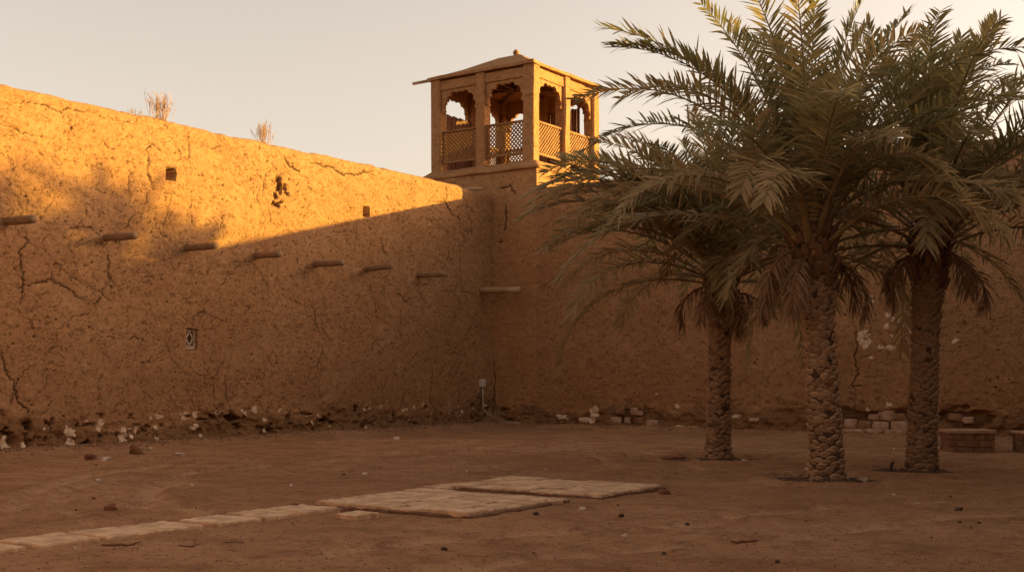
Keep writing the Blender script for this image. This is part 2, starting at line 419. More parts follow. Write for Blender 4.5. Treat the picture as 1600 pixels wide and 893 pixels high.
for px, py, rx, rz in [(289, 649, 11, 6), (306, 647, 5, 4), (249, 651, 12, 4), (236, 653, 3, 3), (398, 639, 7, 6), (383, 644, 4, 5), (295, 670, 5, 5), (301, 664, 4, 3), (28, 701, 9, 11), (4, 697, 7, 11), (107, 695, 9, 8),
                         (108, 672, 7, 6), (113, 681, 4, 5), (190, 682, 6, 7), (194, 670, 8, 4), (160, 661, 5, 4), (157, 657, 4, 2), (48, 699, 4, 5), (412, 672, 3, 4), (428, 684, 3, 5), (65, 703, 7, 4), (261, 691, 4, 3),
                         (578, 638, 3, 3), (647, 636, 3, 4), (661, 632, 2, 5), (494, 650, 3, 3), (596, 634, 2, 2), (203, 682, 3, 3), (212, 674, 4, 5), (187, 690, 5, 4), (136, 660, 4, 3)]:
    y, z = LW(px, py); lw.blob(y, z, rx * LPX * 1.15, rz * LPX * 1.15, -.012, .8, 1, .6)
rk = random.Random(17)
for k in range(70):                                  # old lime patches and knocked-out lumps low on the wall
    s0_ = rk.uniform(-18.4, -.3); z0_ = rk.uniform(.08, .75)
    if rk.random() < .4: lw.blob(s0_, z0_, rk.uniform(.03, .10), rk.uniform(.02, .07), -.008, .9, 1, .7)
    else: lw.blob(s0_, z0_, rk.uniform(.04, .17), rk.uniform(.03, .07), rk.uniform(.05, .14), .9, None, .4, .4)
for px, py in ((267, 271), (573, 330)):
    y, z = LW(px, py); lw.hole(y, z, .15, .16, .35)
yv, zv = LW(300, 530)
lw.hole(yv, zv, .17, .25, .22)
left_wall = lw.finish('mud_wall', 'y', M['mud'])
tag(left_wall, 'long cracked mud wall on the left, upper half lit golden by low sun, with a row of poles', 'wall')

# ---- right wall
xs = np.concatenate([np.arange(1.73, 17.6, .03), np.arange(17.6, 23.41, .2)])
rw = Wall(xs, lambda s: 7.74 - .25 * sstep(12, 15, s) + 1.75 * sstep(17.05, 17.3, s), .9, .03, 47, .11)  # last term: unseen raised end, added to shade the far left wall
for c, wd in [([(1334, 514), (1340, 541), (1335, 558), (1342, 584), (1330, 601), (1338, 612)], .035), ([(1342, 560), (1358, 556)], .02), ([(1330, 601), (1344, 603)], .03), ([(1334, 608), (1335, 641), (1341, 655)], .024),
              ([(1414, 504), (1414, 524), (1406, 541), (1407, 564)], .03), ([(1400, 500), (1414, 504), (1424, 500)], .024), ([(1350, 480), (1345, 462)], .02), ([(1390, 585), (1355, 590)], .02),
              ([(1348, 605), (1346, 640)], .02), ([(1476, 493), (1493, 485), (1497, 478)], .02), ([(1500, 420), (1522, 423)], .016), ([(1040, 630), (1035, 648)], .022), ([(1000, 560), (1012, 566)], .012)]:
    rw.cracks([RW(*q) for q in c], wd * .37)
rw.small_cracks(50, 2, 17, .8, 7.3, 13, .004)
rw.small_cracks(60, 12, 14.3, .8, 4, 14, .005)
rw.pits(260, 1.9, 17.4, .5, 7.5, 15)
for px, py, rx, rz in [(926, 645, 12, 14), (918, 655, 14, 5), (880, 650, 16, 3), (1058, 634, 4, 4), (1025, 615, 6, 3), (1068, 668, 30, 3), (1153, 651, 12, 4), (1181, 654, 9, 3), (1157, 675, 12, 3), (1362, 462, 3, 2), (1363, 472, 3, 4), (1389, 492, 5, 4), (1398, 500, 5, 5), (1384, 511, 6, 7),
                         (1411, 508, 2, 2), (1350, 523, 7, 8), (1352, 536, 9, 7), (1346, 530, 5, 5), (1396, 525, 3, 3), (1376, 543, 4, 3), (1391, 543, 7, 3), (1363, 558, 4, 3), (1492, 531, 4, 5), (1387, 631, 5, 4), (1357, 639, 4, 3), (1420, 520, 3, 3), (1460, 640, 4, 3)]:
    s, z = RW(px, py); rw.blob(s, z, rx * RPX * 1.15, rz * RPX * 1.15, -.012, .8, 1, .6)
for px, py, rx, rz, dp in [(985, 649, 34, 17, .09), (1366, 662, 62, 26, .12), (1500, 655, 36, 16, .14)]:
    s, z = RW(px, py); rw.blob(s, z, rx * RPX, rz * RPX, dp, .5, None, .3, .5)
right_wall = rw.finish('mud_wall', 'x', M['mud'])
tag(right_wall, 'shaded mud wall behind the three palms, with bare stones showing at its foot', 'wall')

def lump(bm, c, size, seed, sub=2, rough=.16, rz=0.0, rnd=.55):
    n0 = len(bm.verts)
    r = bmesh.ops.create_cube(bm, size=2.0)
    bmesh.ops.subdivide_edges(bm, edges=list({e for v in r['verts'] for e in v.link_edges}), cuts=sub, use_grid_fill=True)
    isl = bm.verts[:][n0:]
    cs, sn = math.cos(rz), math.sin(rz); rr = random.Random(seed)
    ox, oy = rr.uniform(0, 50), rr.uniform(0, 50)
    for v in isl:
        p = v.co.copy(); q = p.normalized() * 1.25
        p = p.lerp(q, rnd)
        n = 1 + rough * 2 * float(fbm(np.array(p.x * 1.3 + ox + p.z), np.array(p.y * 1.3 + oy - p.z * .7), seed, 3))
        p *= n
        x, y, z = p.x * size[0], p.y * size[1], p.z * size[2]
        v.co = (c[0] + x * cs - y * sn, c[1] + x * sn + y * cs, c[2] + z)

k = 0
for px, py, w_, h_ in [(967, 639, 22, 16), (993, 642, 24, 12), (962, 656, 20, 11), (979, 656, 11, 10), (997, 656, 22, 12), (1022, 661, 18, 11),
                        (1384, 649, 22, 15), (1327, 662, 20, 14), (1350, 664, 22, 13), (1375, 666, 22, 14), (1404, 668, 22, 17), (1364, 651, 16, 9), (1404, 652, 20, 12),
                        (1332, 682, 34, 12), (1366, 682, 30, 12), (1398, 684, 30, 12), (1490, 652, 22, 10), (1512, 656, 16, 9)]:
    s, z = RW(px, py); bm = bmesh.new()
    z = max(z, .08); jj = int(np.argmin(np.abs(rw.Z[:rw.nf, 10] - z))); ii = int(np.argmin(np.abs(rw.s - s)))
    lump(bm, (s, -float(np.median(rw.d[jj - 1:jj + 2, ii - 2:ii + 3])) + .035, z), (w_ * RPX * .5, .075, h_ * RPX * .5), k + 70, 3, .16, 0, .28)
    build('exposed_stone', bm, M['pale_brick'] if k % 4 else M['brick'], right_wall, True); k += 1

# vent block in the left wall
bm = bmesh.new()
def bx(bm, x0, x1, y0, y1, z0, z1, bev=0.0, mat=None):
    r = bmesh.ops.create_cube(bm, size=1)
    vs = r['verts']
    for v in vs:
        v.co = ((x0 + x1) / 2 + v.co.x * (x1 - x0), (y0 + y1) / 2 + v.co.y * (y1 - y0), (z0 + z1) / 2 + v.co.z * (z1 - z0))
    if mat is not None:
        for v in vs: v.co = mat @ v.co
    if bev:
        es = list({e for v in vs for e in v.link_edges})
        bmesh.ops.bevel(bm, geom=es, offset=bev, segments=2, affect='EDGES', profile=.6)
def stick(bm, a, b, w, t, up=Vector((0, 0, 1))):
    """a square bar from a to b, w wide and t thick"""
    a, b = Vector(a), Vector(b); d = (b - a); L = d.length; d.normalize()
    s = d.cross(up); s = s.normalized() if s.length > 1e-4 else Vector((1, 0, 0)); u = s.cross(d)
    m = Matrix((s, d, u)).transposed().to_4x4(); m.translation = a
    bx(bm, -w / 2, w / 2, 0, L, -t / 2, t / 2, 0, m)
def tube(bm, P, rads, n=6, cap=True):
    rings = []; P = [Vector(p) for p in P]
    for i, p in enumerate(P):
        t = (P[min(i + 1, len(P) - 1)] - P[max(i - 1, 0)]).normalized()
        a = t.cross(Vector((0, 0, 1)))
        if a.length < .05: a = t.cross(Vector((1, 0, 0)))
        a.normalize(); b = t.cross(a)
        r = rads[i] if isinstance(rads, (list, tuple)) else rads
        rings.append([bm.verts.new(p + (a * math.cos(2 * math.pi * k / n) + b * math.sin(2 * math.pi * k / n)) * r) for k in range(n)])
    for A, B in zip(rings, rings[1:]):
        for k in range(n): bm.faces.new((A[k], A[(k + 1) % n], B[(k + 1) % n], B[k]))
    if cap: bm.faces.new(rings[0]); bm.faces.new(rings[-1][::-1])

vy0, vy1, vz0, vz1 = yv - .15, yv + .15, zv - .24, zv + .24
fx = -.10
bx(bm, fx - .06, fx + .02, vy0, vy0 + .035, vz0, vz1); bx(bm, fx - .06, fx + .02, vy1 - .035, vy1, vz0, vz1)
bx(bm, fx - .06, fx + .018, vy0 + .035, vy1 - .035, vz0, vz0 + .09); bx(bm, fx - .06, fx + .018, vy0 + .035, vy1 - .035, vz1 - .04, vz1)
vent = build('vent_window', bm, M['concrete_vent'], left_wall)
bm = bmesh.new()
mz = (vz0 + .09 + vz1 - .04) / 2
for a, b in (((yv, vz1 - .05), (vy1 - .04, mz)), ((vy1 - .04, mz), (yv, vz0 + .1)), ((yv, vz0 + .1), (vy0 + .04, mz)), ((vy0 + .04, mz), (yv, vz1 - .05))):
    stick(bm, (fx - .01, a[0], a[1]), (fx - .01, b[0], b[1]), .04, .026, Vector((1, 0, 0)))
build('diamond_grille', bm, M['concrete_vent'], vent)

# ------------------------------------------------------------------ poles in the left wall
POLE_LAB = ['wooden pole end nearest the left picture edge, with a dark split along it', 'wooden pole end with a knot of cord hanging under it', 'wooden pole end just under the slanted end of the palm shadow',
            'wooden pole end below the broken patch of plaster', 'wooden pole end in mid row, fifth along from the left edge', 'short wooden pole end tipped slightly up, sixth along the wall',
            'wooden pole end closest to the wall corner in the level row']
for i, (px, py, pln) in enumerate([(12, 345, 38), (166, 370.5, 45), (292, 386.5, 45), (400, 398.5, 42), (493, 411.5, 38), (573, 421, 32), (654, 429, 42)]):
    y, z = LW(px, py)
    bm = bmesh.new(); rr = random.Random(i)
    L = .90 + .10 * (i % 3) + (.15 if i == 6 else 0) - (.12 if i == 5 else 0)
    n = 7
    tilt = -.02 if i != 5 else .05
    P = [(-.3 + (L + .3) * q / (n - 1), rr.uniform(-.008, .008), tilt * (L + .3) * q / (n - 1) + rr.uniform(-.006, .006)) for q in range(n)]
    tube(bm, P, [.088 * rr.uniform(.93, 1.05) for _ in range(n)], 12)
    if i == 1:
        for q in range(3): tube(bm, [(.42 + .02 * q, .0, -.07), (.43 + .03 * q, .02 * q, -.15 - .04 * q), (.47, .03 * (q - 1), -.19)], .008, 5)
    o = build('pole_end', bm, M['pole_wood'], None, True); o.location = (0, y, z); o.rotation_euler = (0, 0, R(rr.uniform(-3, 3)))
    tag(o, POLE_LAB[i], 'pole', 'wooden pole ends along the left wall')
y, z = LW(751, 454)
bm = bmesh.new(); tube(bm, [(-.3, 0, .0), (.3, .0, .01), (.9, .012, -.01), (1.55, 0, -.03)], [.10, .105, .1, .095], 12)
o = build('pole_end', bm, M['grey_wood'], None, True); o.location = (0, y, z)
tag(o, 'long pale wooden pole set low in the corner, its tip by the palm fronds', 'pole')

# ------------------------------------------------------------------ tower
tw = empty('watch_tower', (-.46, 2.2, 0))
tag(tw, 'square mud tower topped by an open wooden pavilion with lattice railings at the wall corner', 'tower')
def tob(o):                                     # children are built in world space
    o.matrix_parent_inverse = Matrix.Translation((.46, -2.2, 0)); return o
X0, X1, Y0_, Y1_ = -2.92, 1.73, 0.0, 4.78
LED = 8.46
tws = np.concatenate([np.arange(-2.92, -.2, .12), np.arange(-.2, 1.715, .03), [1.73]])
tf = Wall(tws, lambda s: 0 * s + LED, 4.74 - .05, .03, 47, .11, r=.05, top_noise=.0)
tf.cracks([RW(*q) for q in [(789, 318), (790, 345), (788, 360)]], .02)
tf.cracks([RW(*q) for q in [(772, 560), (773, 590), (772, 640)]], .014)
tf.cracks([RW(*q) for q in [(776, 296), (790, 292), (797, 289), (804, 303)]], .022)
tf.small_cracks(14, .1, 1.8, 1, 8.2, 23, .005); tf.pits(55, .1, 1.8, .5, 8.3, 25)
for px, py, rx, rz in [(782, 378, 6, 3), (785, 640, 7, 3), (800, 655, 10, 4)]:
    s, z = RW(px, py); tf.blob(s, z, rx * RPX, rz * RPX, .08, .5, None, .4, .6)
# side faces of the body close the sheet
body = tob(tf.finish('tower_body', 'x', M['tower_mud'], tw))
for xx in (X0, X1):
    bm = bmesh.new()
    g = [bm.verts.new((xx, .02 + (Y1_ - .03) * i / 40, LED * j / 60)) for j in range(61) for i in range(41)]
    for j in range(60):
        for i in range(40):
            bm.faces.new([g[j * 41 + i], g[j * 41 + i + 1], g[(j + 1) * 41 + i + 1], g[(j + 1) * 41 + i]])
    for v in bm.verts:
        v.co.x += .03 * float(fbm(np.array(v.co.y * 1.2), np.array(v.co.z * 1.2), 5, 4)) - (.02 if xx > 0 else -.02)
    tob(build('side_wall', bm, M['tower_mud'], tw, True))

def jitter(bm, amp, sc_=1.5, seed=0):
    for v in bm.verts:
        p = v.co
        a = np.array([p.x * sc_ + p.z * .7]); b = np.array([p.y * sc_ - p.z * .9])
        v.co = p + Vector((float(fbm(a, b, seed, 3)[0]), float(fbm(a + 7, b, seed + 3, 3)[0]), float(fbm(a, b + 9, seed + 6, 3)[0]))) * amp
bm = bmesh.new()
o0 = (X0 - .06, X1 + .05, Y0_ - .06, Y1_ + .06)
ins = lambda r, d: (r[0] + d, r[1] - d, r[2] + d, r[3] - d)
lv = [(o0, LED - .02), (ins(o0, -.02), LED + .02), (ins(o0, .0), LED + .09), (ins(o0, .06), LED + .13), (ins(o0, .22), LED + .27), (ins(o0, .34), LED + .31), (ins(o0, .9), LED + .31)]
prev = None
rings = []
for r, z in lv:
    P = []
    x0, x1, y0, y1 = r; n = 22
    for a, b in (((x0, y0), (x1, y0)), ((x1, y0), (x1, y1)), ((x1, y1), (x0, y1)), ((x0, y1), (x0, y0))):
        for i in range(n): P.append(bm.verts.new((a[0] + (b[0] - a[0]) * i / n, a[1] + (b[1] - a[1]) * i / n, z)))
    rings.append(P)
for A, B in zip(rings, rings[1:]):
    for i in range(len(A)): bm.faces.new((A[i], A[(i + 1) % len(A)], B[(i + 1) % len(A)], B[i]))
bm.faces.new(rings[-1]); bm.faces.new(rings[0][::-1])
jitter(bm, .05, 1.2, 3)
tob(build('ledge', bm, M['tower_mud'], tw, True))

PZ0, PZ1 = LED + .22, 11.93
px0, px1, py0, py1 = -2.84, 1.45, .22, 4.58      # outer faces of the posts
PW = .43
def post(x, y, w, d):
    bm = bmesh.new()
    n = 10
    r0 = [[None] * 8 for _ in range(n + 1)]
    b = .05
    prof = [(-w / 2 + b, -d / 2), (w / 2 - b, -d / 2), (w / 2, -d / 2 + b), (w / 2, d / 2 - b), (w / 2 - b, d / 2), (-w / 2 + b, d / 2), (-w / 2, d / 2 - b), (-w / 2, -d / 2 + b)]
    for j in range(n + 1):
        z = PZ0 + (PZ1 - PZ0) * j / n
        for i, (a, c) in enumerate(prof): r0[j][i] = bm.verts.new((x + a, y + c, z))
    for j in range(n):
        for i in range(8): bm.faces.new((r0[j][i], r0[j][(i + 1) % 8], r0[j + 1][(i + 1) % 8], r0[j + 1][i]))
    bm.faces.new(r0[0][::-1]); bm.faces.new(r0[n])
    jitter(bm, .035, 1.6, int(x * 10 + y * 7) % 50)
    return tob(build('post', bm, M['tower_mud'], tw))
xm, ym = (px0 + px1) / 2 - .02, (py0 + py1) / 2
for x in (px0 + PW / 2, xm, px1 - PW / 2):
    for y in (py0 + PW / 2, ym, py1 - PW / 2):
        if x == xm and y == ym: continue
        post(x, y, PW * (.86 if x == xm else 1), PW * (.86 if y == ym else 1))
# lintels
for side in range(4):
    bm = bmesh.new()
    z0, z1 = 11.56, 11.88
    if side == 0: bx(bm, px0 + PW - .05, px1 - PW + .05, py0 + .06, py0 + .26, z0, z1, .015)
    if side == 1: bx(bm, px1 - .26, px1 - .06, py0 + PW - .05, py1 - PW + .05, z0, z1, .015)
    if side == 2: bx(bm, px0 + PW - .05, px1 - PW + .05, py1 - .26, py1 - .06, z0, z1, .015)
    if side == 3: bx(bm, px0 + .06, px0 + .26, py0 + PW - .05, py1 - PW + .05, z0, z1, .015)
    tob(build('lintel', bm, M['tower_mud'], tw))

def arch_bm(w, th):
    """lobed arch panel, w wide, hanging down from z = 0; local x across, y thick"""
    H = .78
    P = [(0, -H)]
    lob = [(.13, -H + .02, .0), ]
    # half outline: foot, then three lobes up to the crown
    half = [(0, -H), (.14, -H), (.17, -H + .06)]
    knots = [(.17, -H + .06), (.20, -H + .32), (.40, -.22), (w * .5 - .14, -.13)]
    for a, b in zip(knots, knots[1:]):
        mx, mz = (a[0] + b[0]) / 2, (a[1] + b[1]) / 2
        dx, dz = b[0] - a[0], b[1] - a[1]; L = math.hypot(dx, dz)
        nx_, nz_ = -dz / L, dx / L                 # bulge up and away from the opening
        for q in range(1, 6):
            t = q / 6; k_ = 4 * t * (1 - t) * L * .26
            half.append((a[0] + dx * t + nx_ * k_, a[1] + dz * t + nz_ * k_))
        half.append((b[0] + .012, b[1] - .02))
    half.append((w * .5, -.10))
    full = half + [(w - x, z) for x, z in half[-2::-1]]
    bm = bmesh.new()
    out = full + [(w, 0), (0, 0)]
    rings_ = []
    for y in (-th / 2, th / 2):
        vs = [bm.verts.new((x, y, z)) for x, z in out]
        rings_.append(vs)
        bm.faces.new(vs if y < 0 else vs[::-1]).normal_update()
    A, B = rings_
    for i in range(len(A)): bm.faces.new((A[i], B[i], B[(i + 1) % len(B)], A[(i + 1) % len(A)]))
    bmesh.ops.triangulate(bm, faces=[f for f in bm.faces if len(f.verts) > 4])
    return bm
def lattice_parts(w, h, parent_fn):
    bm = bmesh.new(); f = .075
    bx(bm, 0, f, -.045, .045, 0, h, .008); bx(bm, w - f, w, -.045, .045, 0, h, .008)
    bx(bm, f, w - f, -.04, .04, 0, f, .008); bx(bm, -.01, w + .01, -.06, .06, h, h + .07, .012)
    fr = bm
    bm = bmesh.new(); pitch = .104; sw = .045
    x0, x1, z0, z1 = f - .01, w - f + .01, f - .01, h + .01
    for sgn, yo in ((1, -.011), (-1, .011)):
        c = -(w + h)
        while c < w + h:
            # line z = z0 + sgn*(x - x0) + c
            xa, xb = x0, x1
            pts = []
            za, zb = z0 + sgn * (xa - x0) + c, z0 + sgn * (xb - x0) + c
            lo, hi = 0.0, 1.0
            dz = zb - za
            t0, t1 = (z0 - za) / dz, (z1 - za) / dz
            if t0 > t1: t0, t1 = t1, t0
            lo, hi = max(lo, t0), min(hi, t1)
            if hi - lo > .02:
                a = (xa + (xb - xa) * lo, yo, za + dz * lo); b = (xa + (xb - xa) * hi, yo, za + dz * hi)
                stick(bm, a, b, .020, sw, Vector((0, 0, 1)))
            c += pitch * math.sqrt(2)
    return fr, bm
def bay(side, a0, a1):
    """arch and railing between two posts on one side of the pavilion"""
    a0 -= .05; a1 += .05; w = a1 - a0
    if side == 0: m = Matrix.Translation((a0, py0 + .17, 0))
    elif side == 2: m = Matrix.Translation((a0, py1 - .17, 0))
    elif side == 1: m = Matrix.Translation((px1 - .17, a0, 0)) @ Matrix.Rotation(R(90), 4, 'Z')
    else: m = Matrix.Translation((px0 + .17, a0, 0)) @ Matrix.Rotation(R(90), 4, 'Z')
    bm = arch_bm(w, .12); bm.transform(m @ Matrix.Translation((0, 0, 11.565)))
    tob(build('arch', bm, M['tower_mud'], tw))
    fr, la = lattice_parts(w, 1.06, None)
    mm = m @ Matrix.Translation((0, 0, 9.02)); fr.transform(mm); la.transform(mm)
    f = tob(build('balustrade', fr, M['lattice_wood'], tw))
    l = build('lattice', la, M['lattice_wood'], f)
    # low strip of lattice behind, between the floor and the railing, on the far sides
    return f
for side, lo, mid, hi in ((0, px0, xm, px1), (2, px0, xm, px1), (1, py0, ym, py1), (3, py0, ym, py1)):
    bay(side, lo + PW, mid - PW * .43); bay(side, mid + PW * .43, hi - PW)
# roof
bm = bmesh.new()
ov = .07
rx0, rx1, ry0, ry1 = px0 - ov, px1 + ov, py0 - ov, py1 + ov
cx_, cy_, pk = (px0 + px1) / 2, (py0 + py1) / 2, 12.98
n = 12; ringsR = []
for q, zz in ((1, 11.93), (1.0, 12.03), (.97, 12.06), (.8, 12.2), (.6, 12.40), (.4, 12.64), (.2, 12.86), (.06, 12.97)):
    P = []
    cs = [(rx0, ry0), (rx1, ry0), (rx1, ry1), (rx0, ry1)]
    for (ax, ay), (bx_, by_) in zip(cs, cs[1:] + cs[:1]):
        for i in range(n):
            x = ax + (bx_ - ax) * i / n; y = ay + (by_ - ay) * i / n
            P.append(bm.verts.new((cx_ + (x - cx_) * q, cy_ + (y - cy_) * q, zz)))
    ringsR.append(P)
for A, B in zip(ringsR, ringsR[1:]):
    for i in range(len(A)): bm.faces.new((A[i], A[(i + 1) % len(A)], B[(i + 1) % len(A)], B[i]))
bm.faces.new(ringsR[-1]); bm.faces.new(ringsR[0][::-1])
jitter(bm, .05, 1.0, 9)
roof = tob(build('roof', bm, M['tower_mud'], tw))
bm = bmesh.new()
bmesh.ops.create_uvsphere(bm, u_segments=14, v_segments=8, radius=.115, matrix=Matrix.Translation((cx_, cy_, pk + .10)))
tube(bm, [(cx_, cy_, pk - .08), (cx_, cy_, pk + .03)], [.13, .07], 12)
o = build('finial', bm, M['tower_mud'], roof, True)
for i in range(8):
    bm = bmesh.new(); a = i * math.pi / 4
    ex, ey = math.cos(a), math.sin(a); s_ = 1 / max(abs(ex), abs(ey))
    stick(bm, (cx_ + ex * s_ * 1.98, cy_ + ey * s_ * 1.9, 11.86), (cx_ + ex * .12, cy_ + ey * .12, 11.80), .1, .13)
    tob(build('rafter', bm, M['dark_wood'], tw))
# plank screens on the two far sides
bm = bmesh.new()
for i in range(12):
    x = px0 + .30 + random.uniform(-.01, .01); y = ym - 1.62 + i * .125
    bx(bm, x - .015, x + .015, y, y + .11, 8.8, 10.85 - .02 * (i % 3), .004)
tob(build('plank_screen', bm, M['dark_wood'], tw))
bm = bmesh.new()
for i in range(11):
    x = xm + .15 + i * .125
    bx(bm, x, x + .112, py1 - .33 + random.uniform(-.008, .008), py1 - .30, 8.8, 11.3 - .03 * (i % 2), .004)
tob(build('plank_screen', bm, M['dark_wood'], tw))
bm = bmesh.new(); tube(bm, [(px0 + .1, py0 - .02, 11.95), (px0 - .72, py0 - .06, 11.93)], [.055, .05], 10)
tob(build('roof_pole', bm, M['grey_wood'], tw, True))
bm = bmesh.new(); tube(bm, [(px1 - .1, py1 - .1, 11.9), (px1 + .75, py1 + .05, 11.86)], [.055, .05], 10)
tob(build('roof_pole', bm, M['grey_wood'], tw, True))

# loose pole lying on the wall top below the tower ledge
bm = bmesh.new()
tube(bm, [(-.75, -.62, 7.86), (-.35, -.72, 7.84), (.12, -.80, 7.78)], [.05, .055, .05], 8)
o = build('loose_pole', bm, M['grey_wood'], None, True)
tag(o, 'pale loose pole lying on the wall top at the foot of the tower', 'pole')

# ------------------------------------------------------------------ ground
gx = np.concatenate([[-150, -80, -40, -20, -8], np.arange(-3, 26.01, .07), [30, 40, 60, 90, 150]])
gy = np.concatenate([[-180, -120, -80, -55, -42], np.arange(-33, 2.01, .07), [8, 20, 45, 90, 150]])
GX, GY = np.meshgrid(gx, gy)
PITS = [(13.08, -10.89, 1.05), (16.43, -14.2, 1.02), (17.19, -11.69, 1.0)]
near = (sstep(-8, -2, GX) * sstep(38, 28, GX) * sstep(-45, -34, GY))
GZ = near * (.05 * fbm(GX * .35, GY * .35, 3, 3) + .018 * fbm(GX * 2.2, GY * 2.2, 5, 4) + .012 * fbm(GX * 7, GY * 7, 8, 2))
# spill of earth against the walls
GZ += near * .14 * (1 - sstep(.1, 1.3 + .5 * fbm(GY * .7, GX * 0, 4, 3), GX)) + near * .12 * (1 - sstep(.1, 1.3 + .5 * fbm(GX * .7, GY * 0, 6, 3), -GY))
trk = np.zeros_like(GZ)
def track(P, wdt=.16, dep=.03, gauge=1.5):
    global GZ, trk
    for off in (-gauge / 2, gauge / 2):
        Q = []
        for i, p in enumerate(P):
            a = np.array(P[max(i - 1, 0)]); b = np.array(P[min(i + 1, len(P) - 1)]); t = (b - a) / np.linalg.norm(b - a)
            Q.append((p[0] - t[1] * off, p[1] + t[0] * off))
        D = np.full_like(GZ, 9.0)
        for a, b in zip(Q, Q[1:]): D = np.minimum(D, seg_dist(GX, GY, a, b)[0])
        D = np.maximum(D + .16 * fbm(GX * 2.2, GY * 2.2, 12, 4), 0)
        m = 1 - sstep(wdt * .2, wdt * 1.5, D)
        GZ = GZ - dep * 1.3 * m + dep * .8 * np.exp(-((D - wdt * 1.35) / .09) ** 2)
        trk = np.maximum(trk, m * (.45 + .55 * (fbm(GX * .8, GY * .8, 15, 3) > -.15)))
def arc(c, r, a0, a1, n=26): return [(c[0] + r * math.cos(R(a0 + (a1 - a0) * i / n)), c[1] + r * math.sin(R(a0 + (a1 - a0) * i / n))) for i in range(n + 1)]
track([G(*p) for p in [(120, 800), (150, 765), (210, 742), (330, 727), (520, 715), (700, 706), (900, 700), (1150, 702), (1400, 712)]])
track([G(*p) for p in [(240, 815), (175, 790), (165, 770), (230, 748), (420, 735), (640, 712), (780, 690)]], .13, .025, 1.3)
track([G(*p) for p in [(330, 700), (560, 692), (760, 690), (960, 705), (1040, 735), (980, 740)]], .14, .02, 1.4)
track([G(*p) for p in [(560, 885), (800, 850), (1100, 830), (1400, 800), (1600, 790)]], .18, .02, 1.5)
for (x, y, r) in PITS:
    q = np.hypot(GX - x, GY - y) + .10 * fbm(GX * 1.6, GY * 1.6, 18, 3)
    GZ = GZ - .07 * (1 - sstep(r - .14, r - .02, q)) + .065 * np.exp(-((q - r - .10) / .14) ** 2)
    trk = trk * sstep(r, r + .5, q)
# shallow scrape in front of the platforms
sx, sy = G(1040, 815); q = np.hypot((GX - sx) / 1.1, (GY - sy) / .8) + .3 * fbm(GX * 1.5, GY * 1.5, 22, 3)
GZ = GZ - .05 * (1 - sstep(.5, 1.0, q))
def gz(x, y):
    i = int(np.clip(np.searchsorted(gx, x), 1, len(gx) - 1)); j = int(np.clip(np.searchsorted(gy, y), 1, len(gy) - 1))
    fx_ = (x - gx[i - 1]) / (gx[i] - gx[i - 1]); fy_ = (y - gy[j - 1]) / (gy[j] - gy[j - 1])
    a = GZ[j - 1, i - 1] * (1 - fx_) + GZ[j - 1, i] * fx_; b = GZ[j, i - 1] * (1 - fx_) + GZ[j, i] * fx_
    return float(a * (1 - fy_) + b * fy_)
g = mesh_np('ground', np.stack([GX, GY, GZ], -1).reshape(-1, 3), grid_faces(*GX.shape), M['ground'], None, True, {'track': trk})
tag(g, 'trodden sandy earth of the courtyard with faint wheel tracks', None, None, 'structure')

# ------------------------------------------------------------------ paving
def slab_bm(bm, x0, x1, y0, y1, z0, z1, seed, amp=.02):
    """a worn slab with ragged edges"""
    rr = random.Random(seed); n = 9; P = []
    cs = [(x0, y0), (x1, y0), (x1, y1), (x0, y1)]
    for (ax, ay), (bx_, by_) in zip(cs, cs[1:] + cs[:1]):
        for i in range(n):
            t = i / n; e = amp * (.3 if i == 0 else 1)
            P.append((ax + (bx_ - ax) * t + rr.uniform(-e, e), ay + (by_ - ay) * t + rr.uniform(-e, e)))
    mx, my = (x0 + x1) / 2, (y0 + y1) / 2
    tz = [rr.uniform(-.008, .008) for _ in range(3)]
    f = lambda x, y, z: z + tz[0] + tz[1] * (x - mx) + tz[2] * (y - my)
    A = [bm.verts.new((x, y, z0)) for x, y in P]
    B = [bm.verts.new((x, y, f(x, y, z1 - .012))) for x, y in P]
    C = [bm.verts.new((mx + (x - mx) * .965, my + (y - my) * .965, f(x, y, z1) + rr.uniform(-.004, .004))) for x, y in P]
    for I, J in ((A, B), (B, C)):
        for i in range(len(I)): bm.faces.new((I[i], I[(i + 1) % len(I)], J[(i + 1) % len(I)], J[i]))
    bm.faces.new(C)
def platform(label, x0, x1, y0, y1, z, rows, seed, missing=()):
    cx0, cy0 = (x0 + x1) / 2, (y0 + y1) / 2
    bm = bmesh.new()
    slab_bm(bm, x0 - .01, x1 + .01, y0 - .01, y1 + .01, -.1, z - .022, seed, .05)
    root = build('paved_platform', bm, M['slab_edge'])
    tag(root, label, 'paving', 'paved platforms in the yard')
    bm = bmesh.new(); rr = random.Random(seed)
    dy = (y1 - y0) / rows
    for r in range(rows):
        x = x0; first = True
        ya, yb = y0 + r * dy + .013, y0 + (r + 1) * dy - .013
        x += -rr.uniform(0, .08) if r % 2 else 0
        while x < x1 - .1:
            w = rr.uniform(.42, .75)
            if x1 - (x + w) < .3: w = x1 - x + rr.uniform(-.05, .03)
            slab_bm(bm, x + .013, x + w - .013, ya, yb, z - .05, z + rr.uniform(-.008, .008), rr.randint(0, 9999), .022)
            x += w
    build('paving_slabs', bm, M['slab'], root)
    return root
platform('low platform of worn slabs nearer the camera, at the end of the slab path', 12.42, 14.86, -21.45, -19.35, .065, 5, 3)
platform('low paved platform of worn stone slabs farther back, towards the middle palm', 12.35, 15.0, -18.75, -16.95, .07, 4, 8)
ends = [(-27.0, -26.38), (-26.36, -25.74), (-25.66, -24.98), (-24.92, -24.32), (-24.29, -23.68), (-23.56, -22.92), (-22.88, -22.30), (-22.27, -21.66)]
